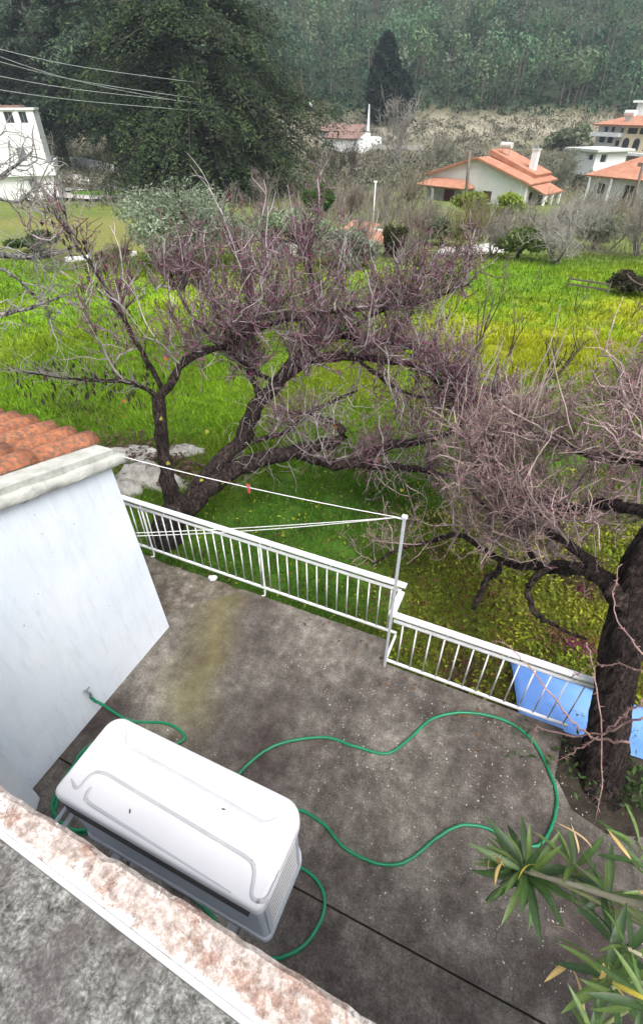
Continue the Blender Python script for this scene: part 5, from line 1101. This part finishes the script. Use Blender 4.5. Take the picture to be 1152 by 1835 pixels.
# right hand house with hipped clay roof
fl, fr = at_d(1045, 368, 78), at_d(1165, 372, 74); zz = (fl[2] + fr[2]) / 2; fl[2] = fr[2] = zz
h = H('hipped_house', 'grey house with hipped orange clay roof, right of the gabled one', fl, fr); W = h.w + 1.5; ev = top_z(1040, 312, fl); rg = top_z(1130, 282, fl) + .4; dp = 9.0; print('hip', W, ev, rg)
hl = [(1.0, 2.0, .9, 2.1), (W * .45, W * .45 + 1.3, .2, 2.2), (W * .78, W * .78 + 1.2, .9, 2.1)]
_, f = h.front('wall', 'far_grey', 0, W, -1.2, ev, 0, hl)
for q in hl: h.window(f, q)
h.part('wall', 'far_grey', lambda m_: m_.add([(0, 0, -1.2), (0, dp, -1.2), (0, dp, ev), (0, 0, ev), (W, 0, -1.2), (W, dp, -1.2), (W, dp, ev), (W, 0, ev)], [(0, 3, 2, 1), (4, 5, 6, 7), (1, 2, 6, 5)]))
e_ = .6; hx_ = W / 2
h.part('roof', 'far_tiles', lambda m_: (m_.slab([(-e_, -e_, ev), (W + e_, -e_, ev), (hx_ + .8, dp / 2, rg), (hx_ - .8, dp / 2, rg)], .15), m_.slab([(W + e_, -e_, ev), (W + e_, dp + e_, ev), (hx_ + .8, dp / 2, rg)], .15),
    m_.slab([(W + e_, dp + e_, ev), (-e_, dp + e_, ev), (hx_ - .8, dp / 2, rg), (hx_ + .8, dp / 2, rg)], .15), m_.slab([(-e_, dp + e_, ev), (-e_, -e_, ev), (hx_ - .8, dp / 2, rg)], .15)))
h.box('roof_vent', 'far_white', hx_ - .7, hx_ + .7, dp / 2 - 1.6, dp / 2 - .8, rg - .75, rg - .05)
for x_ in (.15, W * .3): h.part('column', 'far_white', lambda m_: m_.box(x_ - .1, x_ + .1, -e_ + .1, -e_ + .3, -1, ev - .16))

# small white flat roofed house
fl, fr = at_d(1014, 297, 104), at_d(1062, 299, 100); zz = (fl[2] + fr[2]) / 2; fl[2] = fr[2] = zz
h = H('flat_roof_house', 'small white flat roofed house beside the cream building', fl, fr); W = h.w; top = top_z(1018, 268, fl)
hl = [(W * .18, W * .34, top * .62, top * .8), (W * .72, W * .9, top * .45, top * .85)]; _, f = h.front('wall', 'far_white', 0, W, -1, top, 0, hl)
for q in hl: h.window(f, q, bars=0)
_, f2 = h.front('wall', 'far_white', 0, 6, -1, top, W, [(1.0, 2.2, top * .3, top * .85)], side='r'); h.window(f2, (1.0, 2.2, top * .3, top * .85), bars=0)
h.part('wall', 'far_white', lambda m_: m_.add([(0, 0, -1), (0, 6, -1), (0, 6, top), (0, 0, top), (W, 6, -1), (W, 6, top)], [(0, 3, 2, 1), (1, 2, 5, 4)]))
h.box('roof_slab', 'far_grey', -.7, W + .7, -.6, 6.6, top + .002, top + .3)

# cream building with arches
fl, fr = at_d(1058, 280, 142), at_d(1165, 286, 134); zz = (fl[2] + fr[2]) / 2; fl[2] = fr[2] = zz
h = H('arched_building', 'cream building with arches and red tiled verandah roof at the right edge', fl, fr, 'building'); W = h.w; top = top_z(1085, 222, fl); s3 = top / 3; dp = 10
hl = [(W * .05, W * .16, s3 * 1.25, s3 * 1.9), (W * .2, W * .3, s3 * 1.25, s3 * 1.9), (W * .10, W * .17, s3 * 2.25, s3 * 2.8), (W * .22, W * .28, s3 * 2.25, s3 * 2.8), (W * .38, W * .43, s3 * 2.25, s3 * 2.75), (W * .34, W * .42, s3 * 1.0, s3 * 1.6)]
_, f = h.front('wall', 'far_grey', 0, W * .45, -2, top, 0, hl)
for q in hl: h.window(f, q, bars=0)
hl = [(W * .50, W * .66, s3 * 2.2, s3 * 2.75), (W * .69, W * .84, s3 * 2.2, s3 * 2.75), (W * .87, W * .98, s3 * 2.2, s3 * 2.75)]
_, f = h.front('wall', 'far_cream', W * .4502, W, -2, top, -.02, hl)
for q in hl: h.window(f, q, frame='wood_brown', bars=1)
for k, cx in enumerate((.53, .70, .88)):
    def arch(m_, r0=.052 * W, c=cx * W, z0=s3 * .75, zm=s3 * 1.45, y=-.05):
        pts = [(c - r0, y, z0), (c + r0, y, z0)] + [(c + r0 * math.cos(a), y, zm + r0 * math.sin(a)) for a in np.linspace(0, math.pi, 9)]; m_.slab(pts, .03)
    o = h.part('arch', 'dark_glass' if k != 2 else 'wood_red', arch)
h.part('wall', 'far_cream', lambda m_: m_.add([(0, 0, -2), (0, dp, -2), (0, dp, top), (0, 0, top), (W, dp, -2), (W, dp, top), (W, -.02, -2), (W, -.02, top)], [(0, 3, 2, 1), (1, 2, 5, 4), (6, 4, 5, 7)]))
h.slab('roof', 'far_tiles', [(-.8, -1.2, top), (W + .5, -1.2, top), (W + .5, dp, top + 1.3), (-.8, dp, top + 1.3)], .25)
h.box('balcony', 'far_white', -.6, W * .45, -1.3, -.03, s3 * 2 - .2, s3 * 2 + .45); h.box('terrace', 'far_white', W * .46, W + 1, -2.2, -.03, s3 * .35, s3 * .6)
tk = h.part('water_tank', 'far_white', lambda m_: m_.tubes(np.array([[(W * .22, 3, top + 1.75), (W * .22 + 2.2, 3, top + 1.75)]]), np.full((1, 2), .5), 10, cap=True)); h.box('stand', 'far_grey', W * .24, W * .24 + 1.4, 2.8, 3.2, top + .3, top + 1.24, parent=tk)

# white chapel-like building with old brown roof, red roofed house behind
fl, fr = at_d(572, 266, 150), at_d(652, 276, 142); zz = (fl[2] + fr[2]) / 2; fl[2] = fr[2] = zz
h = H('chapel', 'long white building with brown tiled roof and slim white spire', fl, fr, 'building'); W = h.w; t1 = top_z(585, 234, fl); t2 = top_z(585, 212, fl)
h.box('wall', 'far_white', 0, W * .3, -.0, 7, -2, t1); h.box('annex_wall', 'far_white', W * .3002, W, -3, 7.01, -2, t1 * .72)
h.slab('roof', 'old_tiles', [(-.3, -.4, t1), (W * .86, -.4, t1), (W * .86, 2.8, t1 + (t2 - t1) * .55), (-.3, 2.8, t1 + (t2 - t1) * .55)], .3); h.slab('annex_roof', 'old_tiles', [(W * .26, -3.4, t1 * .70), (W * 1.03, -3.4, t1 * .70), (W * 1.03, -.41, t1 * .98), (W * .26, -.41, t1 * .98)], .2)
h.box('upper_wall', 'far_white', W * .0, W * .855, .0, 5, t1 * .7, t1 - .32)
h.part('spire', 'far_white', lambda m_: m_.tubes(np.array([[(W * .8, 5, t1), (W * .8, 5, t2 + .6), (W * .8, 5, t2 + 2.6)]]), np.array([[.35, .25, .12]]), 8, cap=True))
fl, fr = at_d(540, 236, 176), at_d(592, 238, 176); zz = fl[2]; fr[2] = zz
h = H('red_roof_house', 'distant white house with red roof half hidden by the huge evergreen', fl, fr); W = h.w; t1 = top_z(560, 211, fl); t2 = top_z(560, 192, fl)
h.front('wall', 'far_white', 0, W, -3, t1, 0, [(W * .55, W * .7, t1 * .3, t1 * .75), (W * .15, W * .3, t1 * .3, t1 * .75)]); h.box('wall', 'far_grey', .02, W - .02, .3, 8, -3, t1 - .01)
h.slab('roof', 'far_tiles', [(-.6, -.6, t1), (W + .6, -.6, t1), (W * .6, 4, t2), (W * .2, 4, t2)], .3); h.slab('roof', 'far_tiles', [(W + .6, -.6, t1), (W + .6, 8.6, t1), (W * .6, 4, t2)], .3)
h.box('chimney', 'far_white', W * .28, W * .42, 3.5, 5, t2 - 1, t2 + 1.4)
# pale blue-white gable far up on the right edge
p = at_g(1150, 203); h = H('hillside_house', 'pale house gable showing at the right edge before the wood', at_d(1136, 205, 190), at_d(1210, 207, 190)); t1 = top_z(1136, 184, h.a)
h.part('wall', 'far_white', lambda m_: (m_.box(0, h.w, 0, 8, -4, t1), m_.slab([(1.2, -.02, t1), (h.w, -.02, t1), (h.w, -.02, t1 + 5.5), (3.4, -.02, t1 + 5.2)], 7.5))); h.box('eaves', 'far_white', -1.2, h.w, -.8, 8.5, t1 + .002, t1 + .5)
# small clay roofed hut among the olives
fl, fr = at_g(606, 432), at_g(676, 440); zz = (fl[2] + fr[2]) / 2; fl[2] = fr[2] = zz; h = H('clay_roof_hut', 'low hut with broken orange clay roof among the olives', fl, fr, 'hut'); W = h.w; t1 = .3; t2 = top_z(612, 400, fl)
h.box('wall', 'far_grey', 0, W, .2, 2.4, -.5, t1); h.slab('roof', 'far_tiles', [(-.2, 0, t1), (W * .62, 0, t1), (W * .62, 1.6, t2), (-.2, 1.6, t2)], .1); h.slab('roof', 'far_tiles', [(W * .55, -.3, t1 - .1), (W * 1.1, -.3, t1 - .1), (W * 1.1, 1.0, t1 + .35), (W * .55, 1.0, t1 + .35)], .1); h.box('ridge_cap', 'far_white', W * .6, W * 1.1, 1.0, 1.15, t1 + .2, t1 + .42)

# white three storey house at the left edge
fr = at_g(108, 356); dr_ = math.hypot(fr[0], fr[1]); fl = at_d(-70, 362, dr_ + 1.5); fl[2] = fr[2]
h = H('three_storey_house', 'white three storey house at the left edge beside the drive', fl, fr); W = h.w; zt = top_z(68, 197, fr); z1 = top_z(104, 313, fr); print('3st', W, zt, z1)
m_px = px_per_m(fr)
def xw(px): return W - (108 - px) / m_px
hl = [(xw(66), xw(78), z1 * .28, z1 * .85)]; _, f = h.front('wall', 'far_white', 0, W, -1, z1, 0, hl); h.window(f, hl[0], frame='shutter', pane='shutter')
zu0 = z1 + .0; y_ = -.3
def zpx(px, py): return at_d(px, py, math.hypot(fr[0], fr[1]) - .9)[2] - fr[2]
a0 = zpx(55, 290); a1 = zpx(50, 265); b0 = zpx(40, 221); b1 = zpx(40, 200)
hl = [(xw(62), xw(75), a0, a1), (xw(32), xw(50), b0, b1), (xw(60), xw(73), b0, b1), (xw(82), xw(93), b0, b1), (xw(0), xw(20), b0, b1)]
_, f = h.front('upper_wall', 'far_white', 0, W - .25, z1 + .32, zt, y_, hl)
for k, q in enumerate(hl): h.window(f, q, frame='shutter', pane='shutter' if k == 0 else 'dark_glass', bars=1 if k else 0)
h.part('wall', 'far_white', lambda m_: m_.add([(W, 0, -1), (W, 9, -1), (W, 9, z1), (W, 0, z1), (W - .25, y_, z1 + .32), (W - .25, 9, z1 + .32), (W - .25, 9, zt), (W - .25, y_, zt)], [(0, 1, 2, 3), (4, 5, 6, 7)]))
h.box('balcony', 'far_white', 0, W + .35, y_ - .25, 9, z1 + .001, z1 + .318); h.box('parapet', 'far_white', W - 1.6, W + .35, y_ - .25, y_ - .1, z1 + .32, z1 + 1.2); h.box('parapet', 'far_white', W + .15, W + .349, y_ - .098, 9, z1 + .32, z1 + 1.2)
h.box('roof_slab', 'far_white', 0, W - .1, y_ - .15, 9, zt + .001, zt + .2); h.box('roof_edge', 'old_tiles', 0, W - 1.5, y_ - .1, 6, zt + .2, zt + .45)
h.box('annex', 'far_grey', -2, W * .46, y_ - .7, y_ - .01, z1 + .33, b0 - .3)
fan = h.box('outdoor_unit', 'far_grey', W - 1.3, W - .45, -.5, -.1, -.3, .45); h.part('grille', 'shutter', lambda m_: m_.tubes(np.array([[(W - .75, -.53, .08), (W - .75, -.501, .08)]]), np.full((1, 2), .25), 12, cap=True), fan)

# ------------------------------------------------------------------ drives, walls, lawns
def strip(name, mat, pts, dz, label):
    P_ = np.array([at_g(*p) for p in pts]); c = P_.mean(0); m_ = MB(); n = len(P_); rows = 5
    V = [c + (p - c) * k / rows for k in range(1, rows + 1) for p in P_]; V = np.array([c] + V); V[:, 2] = terrain(V[:, 0], V[:, 1]) + dz
    t = [(0, 1 + i, 1 + (i + 1) % n) for i in range(n)]; q = [(1 + k * n + i, 1 + (k + 1) * n + i, 1 + (k + 1) * n + (i + 1) % n, 1 + k * n + (i + 1) % n) for k in range(rows - 1) for i in range(n)]
    m_.add(V, q, t, c=[.12, .3, .02]); return tag(m_.build(name, mat), label, kind='structure')
strip('drive', M['road'], [(100, 312), (140, 316), (175, 326), (205, 336), (240, 344), (275, 352), (262, 360), (235, 358), (212, 350), (185, 340), (150, 331), (104, 326)], .3, 'pale drive curving past the white house')
strip('garden_path', M['road'], [(105, 342), (185, 339), (188, 344), (106, 347)], .32, 'pale garden path')
strip('garden_path', M['road'], [(104, 348), (165, 358), (235, 354), (236, 358), (160, 362), (100, 358)], .32, 'pale path along the lawn')
strip('lawn', M['ground'], [(128, 348), (215, 345), (228, 352), (170, 356), (130, 352)], .34, 'small bright lawn')
strip('paving', M['road'], [(780, 452), (800, 444), (880, 437), (905, 444), (900, 455), (840, 459), (790, 460)], .05, 'pale paving below the gabled house')
def wall_run(name, label, pxs, hgt, th=.3, mat='far_white'):
    P_ = [at_g(*p) for p in pxs]; o = tag(empty(name, P_[0]), label, 'wall')
    for a, b in zip(P_[:-1], P_[1:]):
        a, b = a - P_[0], b - P_[0]; m_ = MB(); t_ = np.array([a[1] - b[1], b[0] - a[0], 0]); t_ = t_ / np.linalg.norm(t_) * th
        m_.add([a, b, b + t_, a + t_, a + [0, 0, hgt], b + [0, 0, hgt], b + t_ + [0, 0, hgt], a + t_ + [0, 0, hgt]], [(0, 1, 5, 4), (1, 2, 6, 5), (2, 3, 7, 6), (3, 0, 4, 7), (4, 5, 6, 7)]); m_.build('wall_section', M[mat], o)
wall_run('boundary_wall', 'pale boundary wall under the dark pines behind the drive', [(96, 296), (150, 300), (205, 314)], 1.6)
wall_run('low_wall', 'broken low white wall at the back of the left field', [(120, 470), (165, 466)], .22, .12)
wall_run('low_wall', 'short low white wall left of the silvery olive', [(218, 461), (246, 459)], .22, .12)
wall_run('rubble_wall', 'white rubble wall glimpsed between the two olives', [(440, 432), (475, 436), (520, 462)], .55, .4, 'rock')
wall_run('terrace_wall', 'long pale terrace wall right of the chapel', [(655, 268), (760, 270)], .9, .4, 'rock')
# poles and wires
def pole_(name, label, px, py, tpx, tpy, r0, mat, dist=None):
    p = at_g(px, py)
    if dist: q = at_d(px, py, dist); p = on_g(q[0], q[1])
    t = at_d(tpx, tpy, math.hypot(p[0], p[1])); o = tag(empty(name, p), label, 'pole'); v = t - p; m_ = MB(); m_.tubes(np.array([[(0, 0, -.2), v * .5, v]]), np.array([[1.15, 1, .8]]) * r0, 8, cap=True); m_.build('shaft', M[mat], o, smooth=True)
    m_ = MB(); rr_ = axis_right(p) * r0 * 3; m_.slab([v - rr_ + [0, 0, -r0 * 2], v + rr_ + [0, 0, -r0 * 2], v + rr_, v - rr_], r0 * .8); m_.build('cross_arm', M[mat], o); return t
pole_('utility_pole', 'dark wooden utility pole in front of the gabled house', 828, 405, 841, 272, .16, 'pole_wood', 62)
pole_('utility_pole', 'dark wooden pole before the right clay roofed house', 1128, 385, 1152, 292, .14, 'pole_wood', 62)
pole_('lamp_pole', 'slim white pole standing behind the clay roofed hut', 667, 412, 673, 324, .045, 'far_white')
tgt = at_d(330, 205, 92); lftp = at_d(-420, 40, 26)
for k, (ya, yb, lb_) in enumerate(((84, 122, 'topmost overhead cable before the dark pines'), (96, 150, 'second overhead cable from the top at upper left'), (106, 148, 'third overhead cable from the top at upper left'), (133, 163, 'second lowest overhead cable above the white house'), (158, 182, 'lowest overhead cable just above the white house'))):
    a = at_d(-160, ya - (yb - ya) * 1.0 + 3, 30); b = at_d(160, yb, 56); c = at_d(420, yb + (yb - ya) * .9, 82); m_ = MB(); P_ = catmull([a, b, c], 10)
    m_.tubes(P_[None], np.full((1, len(P_)), .02), 5); tag(m_.build('overhead_cable', M['wire'], smooth=True), lb_, 'cable', 'overhead cables at upper left')

# ------------------------------------------------------------------ scrub slope and wooded hill
r = np.random.default_rng(77)
n = 5200; f = 84 + 92 * r.random(n); l = (r.random(n) - .5) * 1.75 * f + f * .0; x, y = f * HEAD[0] + l * SIDE[0], f * HEAD[1] + l * SIDE[1]; s = .5 + 1.3 * r.random(n) ** 2
m_ = MB(); k = 22; q = np.repeat(np.stack([x, y, terrain(x, y)], -1), k, 0) + r.normal(size=(n * k, 3)) * np.repeat(s, k)[:, None] * [.8, .8, .5] + np.repeat(s, k)[:, None] * [0, 0, .5]
pal = np.array([[.12, .125, .075], [.17, .155, .11], [.21, .20, .15], [.08, .10, .05], [.25, .23, .18]]); c = pal[r.integers(0, 5, n)] * (.7 + .5 * r.random((n, 1)))
leafcloud(m_, q, .20 * (.6 + .8 * r.random(n * k)), np.repeat(c, k, 0) * (.75 + .5 * r.random((n * k, 1))), .2, 1.6, r); tag(m_.build('scrub', M['leaf']), 'grey and olive scrub covering the valley floor and the dry slope', 'scrub', kind='stuff')
# twiggy grey thicket of the same slope
n = 9000; f = 60 + 110 * r.random(n); l = (r.random(n) - .35) * 1.5 * f; x, y = f * HEAD[0] + l * SIDE[0], f * HEAD[1] + l * SIDE[1]; keep = vnoise(x, y, 9, 40) > .45; g_ = at_d(850, 385, 66); keep &= np.hypot(x - g_[0], y - g_[1]) > 10; x, y = x[keep], y[keep]; n = len(x)
m_ = MB(); T_ = grow(r, np.stack([x, y, terrain(x, y) - .1], -1), r.normal(size=(n, 3)) * .35 + [0, 0, 1], .8 + 2.0 * r.random(n), 4, .2, .05); m_.tubes(T_, np.linspace(.05, .018, 4)[None] * np.ones((n, 1)), 3, np.array([.22, .20, .17]) * (.5 + .9 * r.random((n, 1)))); tag(m_.build('thicket', M['twig']), 'leafless grey thicket spread over the valley floor', 'thicket', kind='stuff')
# knee to head high leafless brush between the field and the houses
n = 20000; f = 29 + 52 * r.random(n); l = -.16 * f + .81 * f * r.random(n); x, y = f * HEAD[0] + l * SIDE[0], f * HEAD[1] + l * SIDE[1]; keep = (vnoise(x, y, 5, 41) + .25 * (l > -3) + .12 * vnoise(x, y, 1.2, 42) > .74)
g_ = at_g(840, 450); keep &= np.hypot(x - g_[0], y - g_[1]) > 4.5; g_ = at_g(110, 400); keep &= np.hypot(x - g_[0], y - g_[1]) > 14; g_ = at_d(850, 385, 64); keep &= np.hypot(x - g_[0], y - g_[1]) > 11.5; x, y, f = x[keep], y[keep], f[keep]; n = len(x)
m_ = MB(); T_ = grow(r, np.stack([x, y, terrain(x, y) - .1], -1), r.normal(size=(n, 3)) * .4 + [0, 0, 1], .5 + 1.5 * r.random(n) ** 1.5, 4, .25, .05); m_.tubes(T_, np.linspace(1, .45, 4)[None] * (.00038 * f)[:, None], 3, np.array([[.20, .175, .14], [.24, .22, .19], [.15, .13, .085]])[r.integers(0, 3, n)] * (.6 + .8 * r.random((n, 1))))
tag(m_.build('brushwood', M['twig']), 'grey brown leafless brush between the green field and the houses', 'brush', kind='stuff')
m_ = MB(); n = 900; f = 178 + 150 * r.random(n) ** 1.25; l = (r.random(n) - .5) * 2.0 * f; x, y = f * HEAD[0] + l * SIDE[0], f * HEAD[1] + l * SIDE[1]; z = terrain(x, y)
hgt = 8 + 8 * r.random(n); wd = hgt * (.26 + .18 * r.random(n)); tone = pal_ = np.array([[.06, .125, .075], [.085, .165, .085], [.12, .19, .09], [.13, .17, .105]])[r.integers(0, 4, n)] * (.5 + 1.0 * r.random((n, 1)))
k = 210; d = norm(r.normal(size=(n, k, 3))); sh = .72 + .33 * r.random((n, k, 1)) + .12 * np.sin(d[..., :1] * 7 + d[..., 1:2] * 6)
top_only = (r.random(n) < .55)                       # pines with bare lower trunks
ctrz = np.where(top_only, .74, .55) * hgt; rz_ = np.where(top_only, .28, .48) * hgt
q = np.stack([x, y, z + ctrz], -1)[:, None] + d * sh * np.stack([wd, wd, rz_], -1)[:, None]; q = q.reshape(-1, 3)
leafcloud(m_, q, .40 * (.6 + .8 * r.random(n * k)), np.repeat(tone, k, 0) * (.75 + .5 * r.random((n * k, 1))), 0, 1.0, r, nr=d.reshape(-1, 3))
P_ = np.stack([np.stack([x, y, z - .5], -1), np.stack([x + r.normal(size=n) * .3, y, z + hgt * .5], -1), np.stack([x + r.normal(size=n) * .4, y, z + hgt * .9], -1)], 1)
m_.tubes(P_, np.array([.22, .17, .06])[None] * np.ones((n, 1)), 4, np.array([.16, .135, .11]) * (.6 + .9 * r.random((n, 1))))
n = 2600; f = 174 + 60 * r.random(n); l = (r.random(n) - .5) * 2.0 * f; x, y = f * HEAD[0] + l * SIDE[0], f * HEAD[1] + l * SIDE[1]; k = 14; s = .8 + 1.6 * r.random(n)
q = np.repeat(np.stack([x, y, terrain(x, y) + s * .6], -1), k, 0) + r.normal(size=(n * k, 3)) * np.repeat(s, k)[:, None] * [.7, .7, .45]; c = np.array([.04, .085, .045]) * (.6 + .9 * r.random((n, 1)))
leafcloud(m_, q, .5, np.repeat(c, k, 0), .3, 1.5, r)
tag(m_.build('forest', M['leaf']), 'dense dark green pine wood covering the hill', 'forest', kind='stuff')
# ------------------------------------------------------------------ air
m, t, bs, out = newmat('valley_haze'); t.nodes.remove(bs); pv = N(t, 'ShaderNodeVolumePrincipled'); pv.inputs['Color'].default_value = (.72, .82, .95, 1); pv.inputs['Density'].default_value = HAZE; pv.inputs['Anisotropy'].default_value = .2
t.links.new(pv.outputs[0], out.inputs['Volume'])
if HAZE > 0:
    m_ = MB(); m_.box(-560, 560, -430, 620, -9, 105); tag(m_.build('haze', m), 'thin blue haze filling the valley', 'haze', kind='stuff')
